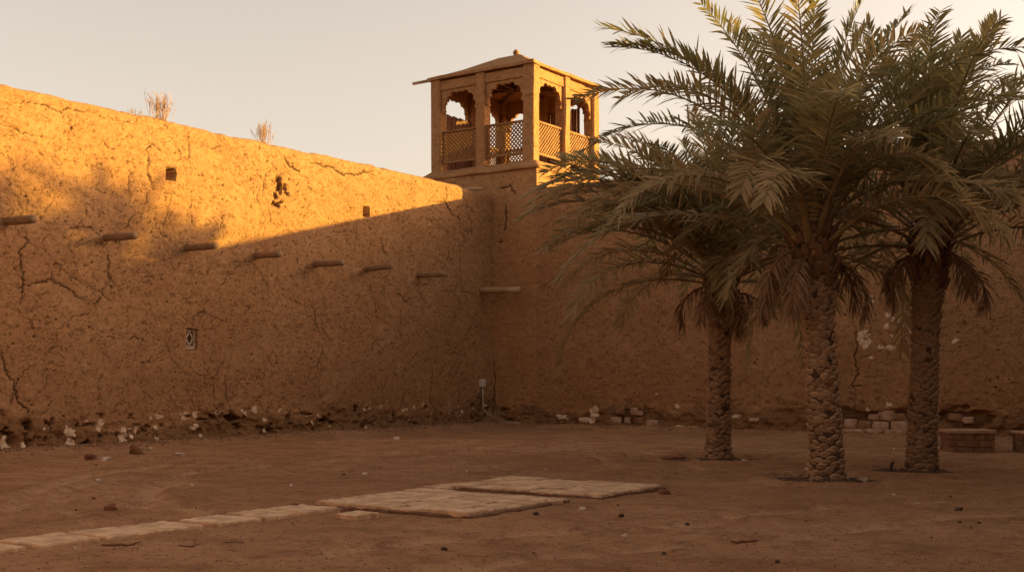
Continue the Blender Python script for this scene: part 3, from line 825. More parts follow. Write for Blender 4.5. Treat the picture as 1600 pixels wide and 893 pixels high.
LABS = ['path slab cut off by the bottom left edge of the picture', 'path slab at the left picture edge, cracked across', 'path slab third from the left end of the row', 'path slab fourth from the left end of the row', 'path slab just left of the small step in the row',
        'path slab just right of the small step in the row', 'path slab second from the platform', 'path slab touching the corner of the nearer platform']
for i, (a, b) in enumerate(ends):
    bm = bmesh.new(); off = .07 * (i >= 5) - .05 * (i < 2)
    slab_bm(bm, 12.34 + off, 12.98 + off, a + .012, b - .016, -.06, .045, 40 + i, .022)
    o = build('paving_slab', bm, M['slab']); tag(o, LABS[i], 'slab', 'single slabs of the path')
x, y = G(557, 807); bm = bmesh.new(); slab_bm(bm, x - .17, x + .17, y - .2, y + .2, -.03, .05, 77, .02)
o = build('slab_piece', bm, M['slab']); tag(o, 'small broken slab piece lying before the nearer platform', 'slab')
x, y = G(700, 764); bm = bmesh.new(); slab_bm(bm, x - .2, x + .16, y - .3, y + .25, -.05, .06, 78, .05)
o = build('slab_piece', bm, M['slab']); tag(o, 'rounded loose slab at the left corner of the farther platform', 'slab')

# ------------------------------------------------------------------ tree pits, palms
PALM_N = ['left', 'middle', 'right']
for i, (x, y, r) in enumerate(PITS):
    n1, n2 = 14, 48; V = []; 
    for a in range(n1 + 1):
        for b in range(n2):
            t = 2 * math.pi * b / n2; q = r * a / n1 * (1 + .13 * float(fbm(np.array(3 * math.cos(t) + i * 9), np.array(3 * math.sin(t)), 44, 3)))
            X, Y = x + q * math.cos(t), y + q * math.sin(t)
            V.append((X, Y, -.02 - .03 * (a == n1) + .035 * float(fbm(np.array(X * 5), np.array(Y * 5), 31, 3)) + .13 * max(0, 1 - q / .62) + (.03 * float(fbm(np.array(X * 11), np.array(Y * 11), 33, 2)))))
    Fq = [(a * n2 + b, a * n2 + (b + 1) % n2, (a + 1) * n2 + (b + 1) % n2, (a + 1) * n2 + b) for a in range(n1) for b in range(n2)]
    o = mesh_np('soil', V, np.array(Fq), M['soil'])
    tag(o, 'round patch of dark soil under the %s palm' % PALM_N[i], None, 'soil patches under the palms', 'structure')

def trunk(parent, Hh, r_bot, r_top, seed, lean=(0, 0), tint=1.0, fine=True):
    """core wrapped in overlapping, ragged leaf bases set in a spiral"""
    rng = np.random.default_rng(seed + 500)
    def rad(z): 
        q = np.clip(z / Hh, 0, 1)
        return r_bot + (r_top - r_bot) * q + .10 * np.exp(-np.clip(z, 0, 9) / .16) - .035 * np.exp(-((z - Hh * .55) / (Hh * .22)) ** 2) - .045
    def place(t, z, off):
        q = np.clip(z / Hh, 0, 1.1) ** 1.4; r = rad(z) + off
        return np.stack([r * np.cos(t) + lean[0] * q, r * np.sin(t) + lean[1] * q, z], -1)
    nz_, nt = int(Hh / .06), 40
    z = np.linspace(-.12, Hh, nz_); t = np.linspace(0, 2 * math.pi, nt, endpoint=False); T, Z = np.meshgrid(t, z)
    V = [place(T, Z, .012 * fbm(T * 6, Z * 9, seed, 3)).reshape(-1, 3)]
    i = np.arange(nz_ - 1)[:, None] * nt; a = np.arange(nt)[None]; b = (a + 1) % nt
    F = [np.stack([i + a, i + b, i + nt + b, i + nt + a], -1).reshape(-1, 4)]
    TI = [np.zeros(nz_ * nt)]; CE = [np.zeros(nz_ * nt)]
    n0 = nz_ * nt
    if fine:
        rise = .0080
        nsc = int((Hh - .02) / rise)
        U, Vv = np.meshgrid(np.linspace(-1, 1, 7), np.array([0, .2, .42, .64, .82, .95, 1.0]))
        gf = grid_faces(7, 7)
        for k in range(nsc):
            zc = k * rise + rng.normal(0, .012); q = zc / Hh
            tc = k * 2.39996 + rng.normal(0, .05)
            if rng.random() < .05: continue
            W = rng.uniform(.070, .102) * (1 + .15 * (q < .12)); Hs = rng.uniform(.105, .150) * (.9 + .4 * q)
            lip = rng.uniform(.045, .078) * (.75 + .75 * q * q) * (1.25 if rng.random() < .12 else 1)
            cut = rng.uniform(.55, 1.0); tilt = rng.normal(0, .22); rot = rng.normal(0, .18)
            hw = W * (.42 + .58 * np.sin(math.pi * np.clip(.12 + .52 * Vv, 0, 1))) * np.where(Vv > .97, .62, np.where(Vv > .9, .8, 1))
            x = U * hw; zz = (Vv - .45) * Hs - .018 * U ** 2 * (Vv > .5) + tilt * x * .5 * Vv
            jag = .012 * (.4 + q) * fbm(U * 2.3 + k * 3.1, Vv * 2 + k, seed + 3, 3)
            zz = zz + np.where(Vv > .8, 2.2 * jag, 0); x = x + rot * zz
            off = lip * np.where(Vv < .9, (Vv / .82) ** 1.25, np.where(Vv < .97, cut, cut * .35 - .1)) * (1 - .72 * U ** 2) - .010
            off = off + .010 * fbm(U * 3 + k * 1.7, Vv * 4 + k * 2.3, seed + 5, 3) + jag
            z_ = zc + zz; z_ = np.maximum(z_, -.1)
            V.append(place(tc + x / (rad(z_) + .02), z_, off).reshape(-1, 3)); F.append(gf + n0); n0 += 49
            ti = float(np.clip(rng.normal(.5, .24), 0, 1)) * (1 - .4 * q) * tint
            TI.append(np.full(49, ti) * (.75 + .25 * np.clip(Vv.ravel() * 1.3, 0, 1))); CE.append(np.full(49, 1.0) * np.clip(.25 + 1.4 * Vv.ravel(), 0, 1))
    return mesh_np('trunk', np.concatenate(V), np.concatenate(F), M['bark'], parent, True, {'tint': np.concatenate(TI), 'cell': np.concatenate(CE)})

def frond(name, parent, base, az, L, e0, curve, rng, leafL=.46, pairs=78, droop=.10, mat='leaf', rmat='rachis', V0=28, vj=26, side=0.0, pw=2.0, wid=.034, twist=0.0, petiole=.13):
    n = 26
    s = np.linspace(0, 1, n)
    el = R(e0) - R(curve) * s ** pw * 1.0 - R(curve) * .25 * s
    azs = side * s ** 1.5
    dx = np.cos(el) * np.cos(azs); dy = np.cos(el) * np.sin(azs); dz = np.sin(el)
    T = np.stack([dx, dy, dz], -1)
    P = np.concatenate([[[0, 0, 0]], np.cumsum((T[:-1] + T[1:]) / 2 * (L / (n - 1)), 0)])
    B = np.stack([-np.sin(azs), np.cos(azs), 0 * s], -1)                 # sideways
    U = np.cross(T, B)
    tw_ = twist * s
    B, U = B * np.cos(tw_)[:, None] + U * np.sin(tw_)[:, None], U * np.cos(tw_)[:, None] - B * np.sin(tw_)[:, None]
    V = []; F = []; FM = []; tip = []
    # midrib: flat and wide at the base, thin at the tip
    wr = .055 * (1 - s) ** 2.2 + .016 * (1 - s) + .004; hr = .022 * (1 - s) + .004
    k = 5
    for i in range(n):
        for j in range(k):
            a = 2 * math.pi * j / k
            V.append(P[i] + B[i] * math.cos(a) * wr[i] + U[i] * math.sin(a) * hr[i]); tip.append(0)
    for i in range(n - 1):
        for j in range(k):
            F.append((i * k + j, i * k + (j + 1) % k, (i + 1) * k + (j + 1) % k, (i + 1) * k + j)); FM.append(1)
    m = pairs * 2
    sl = np.concatenate([np.linspace(petiole, .995, pairs)] * 2) + rng.uniform(-.004, .004, m)
    sl = np.clip(sl, .05, .998); sd = np.concatenate([np.ones(pairs), -np.ones(pairs)])
    fi = sl * (n - 1); i0 = np.clip(fi.astype(int), 0, n - 2); fr = (fi - i0)[:, None]
    itp = lambda A: A[i0] * (1 - fr) + A[i0 + 1] * fr
    p, t, b, u = itp(P), itp(T), itp(B), itp(U)
    q = (sl - petiole) / (1 - petiole)
    ang = R(75) - R(34) * q + rng.normal(0, R(5), m)
    ln = leafL * (np.clip(.42 + 2.2 * q, 0, 1) * (1 - .62 * np.clip(q - .45, 0, 1) / .55)) * rng.uniform(.82, 1.12, m)
    vv = R(V0) + rng.normal(0, R(vj), m)
    d = t * np.cos(ang)[:, None] + (b * (sd * np.cos(vv))[:, None] + u * np.sin(vv)[:, None]) * np.sin(ang)[:, None]
    d /= np.linalg.norm(d, axis=1)[:, None]
    wv = np.cross(d, u * 1.0 + t * .35 + rng.normal(0, .35, (m, 3))); wv /= np.linalg.norm(wv, axis=1)[:, None] + 1e-6
    dr = droop * rng.uniform(.4, 1.7, m)
    base_i = len(V)
    for us, ws in ((0, .35), (.3, 1.0), (.68, .72)):
        c = p + d * (ln * us)[:, None]; c[:, 2] -= dr * ln * us * us * 2.2
        hw = (wid * .5 * ws * (.75 + .35 * rng.random(m)))[:, None] * wv
        V += list(c - hw); V += list(c + hw); tip += [us] * (2 * m)
    c = p + d * ln[:, None]; c[:, 2] -= dr * ln * 2.2; V += list(c); tip += [1.0] * m
    o = base_i; F4 = []
    for kk in range(2):
        a0 = o + kk * 2 * m
        for i in range(m): F.append((a0 + i, a0 + m + i, a0 + 3 * m + i, a0 + 2 * m + i)); FM.append(0)
    a0 = o + 4 * m
    for i in range(m): F.append((a0 + i, a0 + m + i, o + 6 * m + i)); FM.append(0)
    ob = mesh_np(name, np.array(V), F, None, parent, True, {'tip': tip}, [M[mat], M[rmat]], FM)
    ob.location = base; ob.rotation_euler = (0, 0, az)
    return ob

AZ0 = TH                                          # azimuth of the picture's right-hand direction
def palm(loc, label, Hh, r0, r1, seed, N, L, lean=(0, 0), heroes=(), tint=1.0, group='date palms in the courtyard', fine=True, dead=5, pairs=70, full=True, emin=10, oldf=.15):
    rng = np.random.default_rng(seed)
    root = empty('date_palm', (loc[0], loc[1], gz(loc[0], loc[1]) if fine else 0.0)); tag(root, label, 'palm tree', group)
    trunk(root, Hh, r0, r1, seed, lean, tint, fine)
    top = np.array([lean[0], lean[1], Hh])
    GA = 2.39996
    for i in range(N):
        a = (i + .5) / N                              # 0 young and upright, 1 old and drooping
        az = i * GA + rng.normal(0, .12) + seed
        e0 = 86 - (86 - emin) * a ** 1.12 + rng.normal(0, 5)
        curve = 26 + 50 * a ** .55 + rng.normal(0, 8)
        cam_side = max(0, -math.sin(az - AZ0))         # 1 = straight towards the open yard
        e0 += 22 * cam_side * a; curve += 10 * cam_side * a
        if e0 > 74: curve *= .6
        Ls = L * (.62 + .42 * min(1, a * 3.2)) * rng.uniform(.9, 1.08) * (1 - .35 * cam_side * a)
        rb = r1 * (.25 + .75 * a)
        b = top + np.array([rb * math.cos(az), rb * math.sin(az), .42 - .75 * a])
        old = a > .72
        frond('frond', root, tuple(b), az, Ls, e0, curve, rng, .64, pairs, .05 + .14 * a ** 2, 'leaf_old' if (old or rng.random() < oldf) else 'leaf', 'rachis', 28 - 8 * a, 13, rng.normal(0, .16), 1.6, .041, rng.normal(0, .35))
    for (azc, e0, curve, Ls, kind) in heroes:
        az = AZ0 + R(azc); b = top + np.array([r1 * .7 * math.cos(az), r1 * .7 * math.sin(az), .1])
        frond('frond', root, tuple(b), az, Ls, e0, curve, rng, .70, 70, .10 if kind == 'leaf_old' else .06, kind, 'rachis', 20, 10, rng.normal(0, .08), 1.6, .043, rng.normal(0, .3))
    for i in range(dead):                             # dry fronds hanging down against the trunk
        az = seed + i * 2.4 + rng.normal(0, .3)
        b = top + np.array([r1 * .95 * math.cos(az), r1 * .95 * math.sin(az), -.35 - .2 * rng.random()])
        frond('dry_frond', root, tuple(b), az, L * rng.uniform(.22, .34), rng.uniform(-5, 25), rng.uniform(75, 105), rng, .34, 40, .45, 'leaf_dry', 'rachis_dry', 5, 30, rng.normal(0, .2), .9, .030, rng.normal(0, .6))
    if full:
        # cut leaf stubs at the head of the trunk
        bm = bmesh.new()
        for i in range(70):
            az = i * GA; z = Hh - .95 + .95 * i / 70 + rng.normal(0, .03); q = max(0, z / Hh) ** 1.4
            rb = r0 + (r1 - r0) * z / Hh - .02
            c = Vector((lean[0] * q + rb * math.cos(az), lean[1] * q + rb * math.sin(az), z)); o_ = Vector((math.cos(az), math.sin(az), 0)); s_ = Vector((-o_.y, o_.x, 0))
            ln = rng.uniform(.12, .30); up = rng.uniform(.7, 1.4)
            tdir = (o_ * .62 + Vector((0, 0, up))).normalized(); w = rng.uniform(.05, .085)
            P = [c - s_ * w, c + s_ * w, c + tdir * ln + s_ * w * .55, c + tdir * ln - s_ * w * .55]
            th_ = o_ * .045
            vs = [bm.verts.new(p - th_ * .4) for p in P] + [bm.verts.new(p + th_) for p in P[:2]] + [bm.verts.new(p + th_ * .5) for p in P[2:]]
            for f in ((0, 1, 2, 3), (7, 6, 5, 4), (0, 4, 5, 1), (1, 5, 6, 2), (2, 6, 7, 3), (3, 7, 4, 0)): bm.faces.new([vs[q_] for q_ in f])
        build('leaf_stubs', bm, M['rachis_dry'], root)
        # fibre wrapped round the head
        bm = bmesh.new()
        for i in range(420):
            az = rng.uniform(0, 6.283); z = Hh + rng.uniform(-.45, .5); q = min(1, max(0, z / Hh)) ** 1.4
            rb = r1 * rng.uniform(.55, 1.12)
            c = Vector((lean[0] * q + rb * math.cos(az), lean[1] * q + rb * math.sin(az), z))
            d_ = Vector((rng.normal(0, .6), rng.normal(0, .6), rng.normal(.25, .7))).normalized(); ln = rng.uniform(.08, .3)
            s_ = d_.cross(Vector((rng.normal(), rng.normal(), rng.normal()))).normalized() * rng.uniform(.003, .008)
            e_ = c + d_ * ln + Vector((0, 0, -.05)); mdl = c + d_ * ln * .5
            vs = [bm.verts.new(p) for p in (c - s_, c + s_, mdl + s_, mdl - s_, e_)]
            bm.faces.new(vs[:4]); bm.faces.new((vs[3], vs[2], vs[4]))
        build('fibre', bm, M['fibre'], root)
        # brushes of date stalks
        for k_ in range(4):
            bm = bmesh.new(); az = AZ0 + R([200, 285, 330, 60][k_]) + rng.normal(0, .2)
            b = top + np.array([.18 * math.cos(az), .18 * math.sin(az), .25]); hd = Vector(b) + Vector((math.cos(az) * .45, math.sin(az) * .45, .75))
            tube(bm, [Vector(b), Vector(b).lerp(hd, .6) + Vector((0, 0, .08)), hd], [.022, .018, .012], 6)
            for i in range(46):
                d_ = Vector((math.cos(az) * .5 + rng.normal(0, .45), math.sin(az) * .5 + rng.normal(0, .45), .55 + rng.normal(0, .35))).normalized(); ln = rng.uniform(.18, .40)
                tube(bm, [hd - d_ * .02, hd + d_ * ln * .6, hd + d_ * ln + Vector((0, 0, -.05))], [.005, .005, .004], 3, False)
            build('date_stalk', bm, M['blossom'], root)
    return root

palm((13.08, -10.89), 'slim date palm nearest the tower, its crown sweeping left across the wall', 3.8, .27, .26, 11, 46, 3.6, (.08, -.02),
     [(178, 56, 72, 4.3, 'leaf_old'), (186, 50, 70, 4.1, 'leaf_old'), (173, 44, 60, 4.2, 'leaf_old'), (190, 62, 78, 4.1, 'leaf'), (181, 66, 76, 4.2, 'leaf'), (170, 54, 70, 4.2, 'leaf_old'), (165, 60, 60, 3.9, 'leaf'), (196, 42, 60, 3.5, 'leaf_old'), (176, 66, 62, 3.8, 'leaf'), (158, 42, 68, 3.8, 'leaf_old'), (183, 34, 58, 3.5, 'leaf_old'), (205, 48, 68, 3.2, 'leaf_old')], .8, oldf=.4)
palm((16.43, -14.2), 'date palm nearest the camera, in the middle, with a pale knobbly trunk', 4.0, .29, .30, 23, 42, 4.3, (-.22, -.15),
     [(180, 66, 72, 4.4, 'leaf'), (168, 72, 50, 4.7, 'leaf'), (10, 66, 62, 4.4, 'leaf'), (192, 74, 66, 4.4, 'leaf'), (20, 74, 58, 4.5, 'leaf'), (-18, 42, 96, 2.9, 'leaf_old'), (-50, 58, 105, 2.8, 'leaf_old'), (232, 58, 104, 2.5, 'leaf_old'), (268, 76, 80, 3.0, 'leaf'), (90, 70, 40, 4.4, 'leaf')], 1.0, emin=22)
palm((17.19, -11.69), 'date palm on the right with the darkest trunk, beside a low brick pier', 4.15, .28, .27, 37, 44, 4.3, (.14, .06),
     [(0, 55, 60, 4.6, 'leaf'), (12, 42, 66, 4.4, 'leaf'), (-15, 54, 70, 4.2, 'leaf'), (-30, 40, 78, 3.9, 'leaf_old'), (5, 68, 38, 4.8, 'leaf'), (20, 26, 60, 3.9, 'leaf_old'), (-45, 30, 70, 3.5, 'leaf_old')], .45, oldf=.08)
# leaflets and fibre fallen round the trunks
V = []; Fq = []; rl = np.random.default_rng(19)
for (x, y, r) in PITS:
    for k in range(130):
        t = rl.uniform(0, 6.283); q = .34 + abs(rl.normal(0, .5)); X, Y = x + q * math.cos(t), y + q * math.sin(t)
        a = rl.uniform(0, 6.283); l = rl.uniform(.06, .24); w_ = rl.uniform(.006, .014); z0 = gz(X, Y) + rl.uniform(.03, .07)
        b = len(V); c, s_ = math.cos(a), math.sin(a)
        for u, h_ in ((-.5, 1), (0, 1.6), (.5, .4)):
            for v in (-1, 1): V.append((X + c * l * u - s_ * w_ * v * h_, Y + s_ * l * u + c * w_ * v * h_, z0 + .012 * (u == 0) + rl.uniform(0, .008)))
        Fq += [(b, b + 1, b + 3, b + 2), (b + 2, b + 3, b + 5, b + 4)]
o = mesh_np('litter', V, np.array(Fq), M['straw'], None, False); tag(o, 'dry leaflets fallen on the soil round the palm trunks', None, None, 'stuff')
# tall palms beyond the right wall: their crowns throw the shadows on the lit wall
for i, (x, y, h_) in enumerate([(24.2, 9.1, 9.5), (23.0, 9.8, 8.5), (28.6, 10.4, 10.3)]):
    palm((x, y), ['tall palm outside the wall casting the widest shadow', 'lower palm just outside the right wall', 'tall palm outside the wall farthest to the right'][i], h_, .26, .24, 50 + i, 34, 3.0, group='palms outside the right wall', fine=False, dead=4, pairs=54, full=False)

# ------------------------------------------------------------------ brick piers
def pier(label, x, y, w, d, h, rz, seed):
    root = empty('brick_pier', (x, y, gz(x, y) - .02), rz); tag(root, label, 'brick pier', 'brick piers by the right wall')
    bm = bmesh.new(); rr = random.Random(seed); rows = 3; ch = (h - .05) / rows
    for r in range(rows):
        for fx_, ly in ((0, -d / 2), (1, d / 2)):
            xx = -w / 2 + (-.12 if r % 2 else 0)
            while xx < w / 2 - .03:
                l = .25 + rr.uniform(-.02, .03); a, b = max(xx, -w / 2), min(xx + l - .018, w / 2)
                if b - a > .04: lump_box(bm, a, b, ly - (.0 if fx_ == 0 else .12), ly + (.12 if fx_ == 0 else .0), r * ch, (r + 1) * ch - .016, rr)
                xx += l
        for sx_ in (-w / 2, w / 2 - .12):
            yy = -d / 2 + .14
            while yy < d / 2 - .16:
                lump_box(bm, sx_, sx_ + .12, yy, min(yy + .25, d / 2 - .14), r * ch, (r + 1) * ch - .016, rr); yy += .268
    build('bricks', bm, M['brick'], root)
    bm = bmesh.new(); bx(bm, -w / 2 + .02, w / 2 - .02, -d / 2 + .02, d / 2 - .02, -.05, h - .06); build('core', bm, M['slab_edge'], root)
    bm = bmesh.new(); slab_bm(bm, -w / 2 - .03, w / 2 + .03, -d / 2 - .03, d / 2 + .03, h - .058, h, seed, .02); build('capping', bm, M['brick_top'], root)
    return root
def lump_box(bm, x0, x1, y0, y1, z0, z1, rr):
    e = lambda: rr.uniform(-.008, .008)
    bx(bm, x0 + e(), x1 + e(), y0 + e(), y1 + e(), z0 + abs(e()) * .4, z1, .012)
pier('low brick pier with flat capping right behind the right palm trunk', 16.35, -5.0, .95, .85, .50, TH - .1, 5)
pier('low brick pier cut off by the right picture edge', 17.75, -4.4, .95, .85, .47, TH - .1, 6)

# rubble at the wall foot beside the piers
def rock(name, label, px, py, size, mat, seed, group=None, flat=.6, cat='stone', h=None):
    x, y = G(px, py); bm = bmesh.new()
    size *= .72 if mat == 'rock_dark' else 1; lump(bm, (0, 0, 0), (size * .75, size * .5, size * flat), seed, 3, .55)
    o = build(name, bm, M[mat], None, True); o.location = (x, y, gz(x, y) + size * flat * .22); o.rotation_euler = (0, 0, seed * 1.3)
    tag(o, label, cat, group); return o
RK = 'loose stones on the ground'
for i, a in enumerate([
    ('brown stone lying alone on the sand above the slab path', 171, 801, .085, 'rock_brown'), ('flat white chip at the foot of the left wall', 164, 718, .13, 'rock_pale'),
    ('reddish brick lump beside the white chip at the left wall', 140, 717, .13, 'rock_brown'), ('dark brown stone wedged under the edge of the nearer platform', 540, 802, .08, 'rock_brown'),
    ('black stone alone on the sand at the lower right', 1497, 800, .075, 'rock_dark'), ('grey stone by the right corner of the farther platform', 1037, 772, .08, 'rock_brown'),
    ('pale stone on the dark soil at the foot of the left palm', 1112, 723, .17, 'rock_brown'), ('small white stone on the soil right of the left palm', 1163, 724, .06, 'rock_pale'),
    ('pale stone leaning on the base of the middle palm', 1271, 752, .13, 'stone'), ('pale stone on the soil right of the middle palm', 1348, 749, .12, 'stone'),
    ('white chip before the right corner of the nearer platform', 909, 798, .045, 'rock_pale'), ('dark stone before the nearer platform edge', 838, 806, .055, 'rock_dark'),
    ('dark stone half sunk in the sand right of the nearer platform', 970, 804, .055, 'rock_dark'), ('stone sitting on the right edge of the nearer platform', 851, 789, .085, 'stone'),
    ('grey slab chip at the foot of the left wall below a cavity', 214, 708, .2, 'brick'), ('pale flake at the wall foot between the left wall cavities', 281, 710, .12, 'stone'),
    ('dark stone on the sand near the bottom edge', 1215, 881, .04, 'rock_dark'), ('dark pebble right of the black stone at lower right', 1530, 818, .035, 'rock_dark'),
    ('dark pebble below the black stone at lower right', 1500, 817, .035, 'rock_dark'), ('bluish dark pebble near the bottom edge in the middle', 694, 859, .04, 'rock_dark'),
    ('dark pebble near the bottom edge, middle left', 1038, 863, .035, 'rock_dark'), ('white pebble in the open sand before the scrape', 976, 836, .035, 'rock_pale'),
    ('grey lump in the sand right of the slab path end', 460, 795, .06, 'rock_brown'), ('dark stone in the shallow scrape', 1075, 812, .05, 'rock_dark'), ('white chip in the corner of the two walls', 620, 688, .08, 'rock_pale')]):
    rock('stone', *a, seed=i + 3, group=RK, flat=.35 if 'flat' in a[0] or 'flake' in a[0] else .6)
for k in range(28):                                   # many small pebbles told apart by nothing
    px = random.uniform(20, 1590); py = random.choice([random.uniform(700, 880), random.uniform(780, 885)])
    rock('pebble', 'small dark pebble scattered on the open sand', px, py, random.uniform(.010, .023) * (1 + (py < 760) * .8), random.choice(['rock_dark', 'rock_dark', 'rock_brown']), 100 + k, 'dark pebbles scattered on the sand', .7, 'pebble')
for k in range(22):
    px = random.uniform(20, 1590); py = random.choice([random.uniform(690, 780), random.uniform(700, 880)])
    rock('pebble', 'small pale pebble scattered on the open sand', px, py, random.uniform(.012, .028) * (1 + (py < 760) * .8), 'rock_pale', 200 + k, 'pale pebbles scattered on the sand', .6, 'pebble')
# gravel too small to count
V = []; Fq = []
rng = np.random.default_rng(3)
for k in range(5200):
    px = rng.uniform(-60, 1660); py = 668 + 235 * rng.random() ** 1.3
    if py < 690 and 600 < px < 1100: continue
    x, y = G(px, py)
    if x < .25 or y > -.25: continue
    if 12.2 < x < 15.1 and (-21.6 < y < -19.2 or -18.9 < y < -16.8): continue
    r0 = rng.uniform(.004, .013) * (1 + .6 * (py < 740)); z0 = gz(x, y)
    b = len(V); a0 = rng.uniform(0, 6)
    for t in range(4): V.append((x + r0 * 1.3 * math.cos(a0 + t * 1.57), y + r0 * math.sin(a0 + t * 1.57), z0 - .003))
    V.append((x + rng.normal(0, r0 * .3), y + rng.normal(0, r0 * .3), z0 + r0 * .9))
    Fq += [(b + t, b + (t + 1) % 4, b + 4) for t in range(4)]
o = mesh_np('gravel', V, np.array(Fq), M['rock_brown'], None, False); tag(o, 'fine grit scattered over the courtyard sand', None, None, 'stuff')
# crumbs of fallen plaster at the wall feet
V = []; Fq = []
for k in range(1500):
    if rng.random() < .6:
        y = rng.uniform(-18.5, -.2); x = .12 + abs(rng.normal(0, .28))
    else:
        x = rng.uniform(.2, 17.5); y = -.12 - abs(rng.normal(0, .28))
    r0 = rng.uniform(.012, .05) * (1.3 if rng.random() < .12 else .8); z0 = gz(x, y); b = len(V); a0 = rng.uniform(0, 6)
    for t in range(5): V.append((x + r0 * rng.uniform(.8, 1.4) * math.cos(a0 + t * 1.257), y + r0 * rng.uniform(.8, 1.4) * math.sin(a0 + t * 1.257), z0 - .01))
    for t in range(5): V.append((x + r0 * .6 * math.cos(a0 + t * 1.257), y + r0 * .6 * math.sin(a0 + t * 1.257), z0 + r0 * rng.uniform(.4, .9)))
    Fq += [(b + t, b + (t + 1) % 5, b + 5 + (t + 1) % 5, b + 5 + t) for t in range(5)]
o = mesh_np('rubble', V, np.array(Fq), M['brick'], None, False); tag(o, 'crumbs of fallen mud plaster along the foot of the walls', None, None, 'stuff')

# sticks
def twig(label, px, py, L, rz, seed, r=.012):
    x, y = G(px, py); rr = random.Random(seed); bm = bmesh.new()
    P = [(-L / 2 + L * i / 5, rr.uniform(-.02, .02), rr.uniform(0, .012)) for i in range(6)]
    tube(bm, P, [r * q for q in (.7, 1, 1.1, 1, .9, 1.2)], 6)
    if seed % 2: tube(bm, [P[4], (L / 2 + .05, .05, .03)], [r * .8, r * .4], 5)
    o = build('stick', bm, M['rock_brown'], None, True); o.location = (x, y, gz(x, y) + r); o.rotation_euler = (0, 0, rz)
    tag(o, label, 'stick')
twig('thick dark stick on the sand at the lower right', 1163, 845, .26, TH + .1, 2, .016); twig('dark stick below the slab path', 185, 856, .30, TH + .1, 1, .012)
twig('thin stick below the slab path, beside a white chip', 365, 850, .20, TH - .1, 4, .006); twig('forked twig below the slab path', 290, 857, .18, TH - .5, 3, .007)
twig('stick at the left edge of the soil under the left palm', 1052, 722, .5, TH + .1, 6, .025)
x, y = G(1391, 737); bm = bmesh.new(); tube(bm, [(0, 0, -.05), (.01, 0, .14), (.03, .0, .22), (.06, .01, .25)], [.035, .03, .028, .02], 8)
o = build('stake', bm, M['rock_dark'], None, True); o.location = (x, y, gz(x, y)); tag(o, 'short dark stake standing in the soil left of the right palm', 'stake')

# ------------------------------------------------------------------ junction box and conduit in the corner
y, z = LW(751, 598)
root = empty('junction_box', (.03, y, z)); tag(root, 'pale grey junction box on the left wall near the corner', 'junction box')
bm = bmesh.new(); bx(bm, -.05, .10, -.10, .10, -.13, .13, .02); build('housing', bm, M['plastic'], root)
bm = bmesh.new(); bx(bm, .10, .115, -.085, .085, -.11, .11, .006); build('cover', bm, M['plastic'], root)
bm = bmesh.new(); p = [(.06, 0, -.12), (.06, 0, -.5), (.06, 0, -.8), (.09, .05, -.92), (.25, .2, -1.08), (.45, .3, -1.2), (.62, .42, -1.27), (.9, .5, -1.30), (1.25, .45, -1.30)]
tube(bm, p, .026, 8); build('conduit', bm, M['conduit'], root, True)

# ------------------------------------------------------------------ dry plants
def shrub(label, loc, h, n, seed, spread=.5, mat='straw', name='dry_shrub'):
    rr = random.Random(seed); bm = bmesh.new()
    for k in range(n):
        a = rr.uniform(0, 6.28); t = abs(rr.gauss(0, spread)); l = h * rr.uniform(.5, 1.05)
        d = Vector((math.cos(a) * math.sin(t), math.sin(a) * math.sin(t), math.cos(t)))
        b = Vector((rr.gauss(0, .07), rr.gauss(0, .12), -.05)); c = Vector((-d.y, d.x, 0)) * rr.uniform(-.15, .15)
        P = [b, b + d * l * .5 + c * l * .5, b + d * l + c * l * .3 + Vector((0, 0, .05))]
        tube(bm, P, [.0045, .0035, .0015], 3, False)
        for q in range(5):
            s = P[1].lerp(P[2], rr.random() * .8); e = s + (d + Vector((rr.gauss(0, .5), rr.gauss(0, .5), .3))).normalized() * l * .25
            tube(bm, [s, e], [.0035, .0015], 3, False)
    o = build(name, bm, M[mat]); o.location = loc; tag(o, label, 'dry plant'); return o
def top_at(px, back=.25):
    y, z = LW(px, 200); return (-back, y, 7.80)
yy = LW(255, 185)[0]; shrub('larger dry bush on top of the left wall', (-.12, yy, 7.76), .66, 70, 4, .34)
yy = LW(417, 222)[0]; shrub('smaller dry bush on top of the left wall, farther along', (-.12, yy, 7.74), .58, 52, 5, .34)
yy = LW(215, 176)[0]; shrub('tiny dry tuft on top of the left wall', (-.10, yy, 7.76), .15, 22, 6, .6)
x, y = .75, -1.1
shrub('heap of dry weeds on the ground in the corner', (.55, -.75, gz(.55, -.75) + .02), .42, 70, 8, 1.25)
shrub('dry weeds at the wall foot right of the corner', (1.9, -.55, gz(1.9, -.55) + .02), .30, 40, 9, 1.3)

# ------------------------------------------------------------------ unseen blocks added outside the picture to shade palms and yard
def block(name, label, x0, x1, y0, y1, h, cat='building'):
    bm = bmesh.new()
    bx(bm, x0, x1, y0, y1, -.2, h)
    bmesh.ops.subdivide_edges(bm, edges=bm.edges[:], cuts=14, use_grid_fill=True)
    jitter(bm, .16, .5, int(abs(x0 * 3 + y0)) % 50)
    r_ = build(name, bm, M['mud'], None, True)
    tag(r_, label, cat); return r_
b1 = block('shade_block', 'tall unseen mud block added past the right wall to shade the palms', 23.4, 42, 0, 4.2, 10.7)
b2 = block('shade_block', 'long unseen mud block added on the right to cut skylight', 25, 33, -31, -1, 6.2)
b3 = block('shade_block', 'long unseen mud block added behind the camera to cut skylight', -1, 33, -44, -37, 6.5)

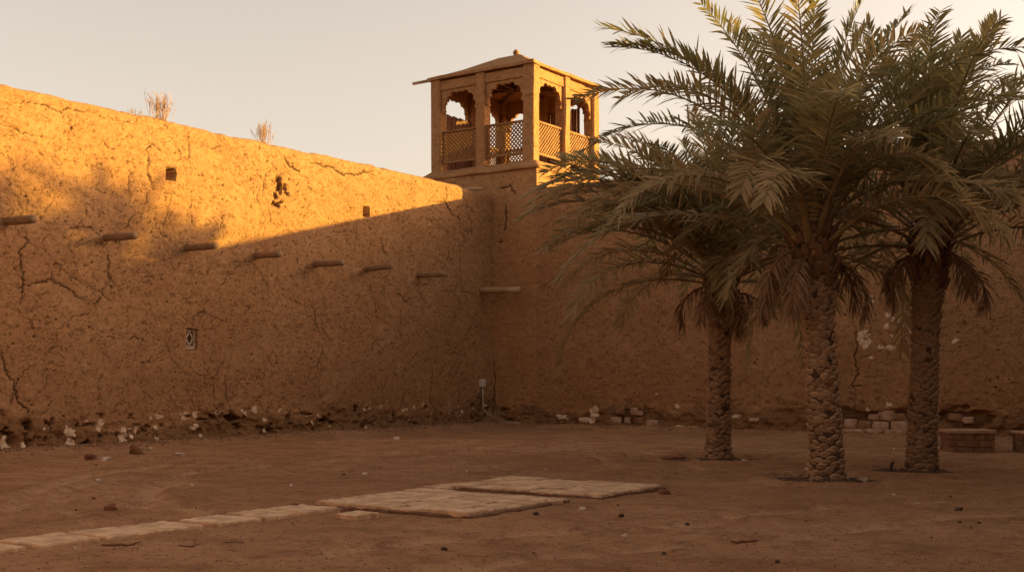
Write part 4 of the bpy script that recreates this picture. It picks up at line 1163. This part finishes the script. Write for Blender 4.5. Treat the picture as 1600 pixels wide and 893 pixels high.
# ------------------------------------------------------------------ light
SUN_EL, SUN_AZ = 9.7, 45.0                        # azimuth from +y towards +x
s_dir = Vector((math.cos(R(SUN_EL)) * math.sin(R(SUN_AZ)), math.cos(R(SUN_EL)) * math.cos(R(SUN_AZ)), math.sin(R(SUN_EL))))
L = bpy.data.lights.new('sun', 'SUN'); L.energy = 4.3; L.angle = R(.6); L.color = (1.0, .665, .12)
so = bpy.data.objects.new('sun', L); so.rotation_euler = (-s_dir).to_track_quat('-Z', 'Y').to_euler(); link(so)
w = bpy.data.worlds.new('World'); sc.world = w; w.use_nodes = True
nt = w.node_tree; nt.nodes.clear()
sky = nt.nodes.new('ShaderNodeTexSky'); sky.sky_type = 'NISHITA'; sky.sun_disc = False
sky.sun_elevation = R(SUN_EL); sky.sun_rotation = R(SUN_AZ); sky.dust_density = 4.0; sky.air_density = 1.0; sky.ozone_density = 1.0; sky.altitude = 600
hs = nt.nodes.new('ShaderNodeHueSaturation'); hs.inputs['Saturation'].default_value = .5
tint = nt.nodes.new('ShaderNodeMix'); tint.data_type = 'RGBA'; tint.blend_type = 'MULTIPLY'; tint.inputs[0].default_value = 1
tint.inputs[7].default_value = (1.0, .765, .59, 1)
bg = nt.nodes.new('ShaderNodeBackground'); bg.inputs[1].default_value = .112
ow = nt.nodes.new('ShaderNodeOutputWorld')
nt.links.new(sky.outputs[0], hs.inputs['Color']); nt.links.new(hs.outputs[0], tint.inputs[6]); nt.links.new(tint.outputs[2], bg.inputs[0]); nt.links.new(bg.outputs[0], ow.inputs[0])

# ------------------------------------------------------------------ camera and output
cam = bpy.data.cameras.new('camera'); co = bpy.data.objects.new('camera', cam); link(co)
cam.sensor_width = 36; cam.lens = 36 * FPX / 1600; cam.shift_y = (HOR - 446.5) / 1600
cam.clip_start = .1; cam.clip_end = 1000
co.location = (CX, CY, CZ); co.rotation_euler = (math.pi / 2, 0, TH)
sc.camera = co
sc.render.engine = 'CYCLES'
sc.view_settings.view_transform = 'Standard'; sc.view_settings.look = 'None'
sc.view_settings.exposure = 1.9; sc.view_settings.gamma = 1.0
sc.cycles.max_bounces = 8; sc.cycles.diffuse_bounces = 5; sc.cycles.use_denoising = True
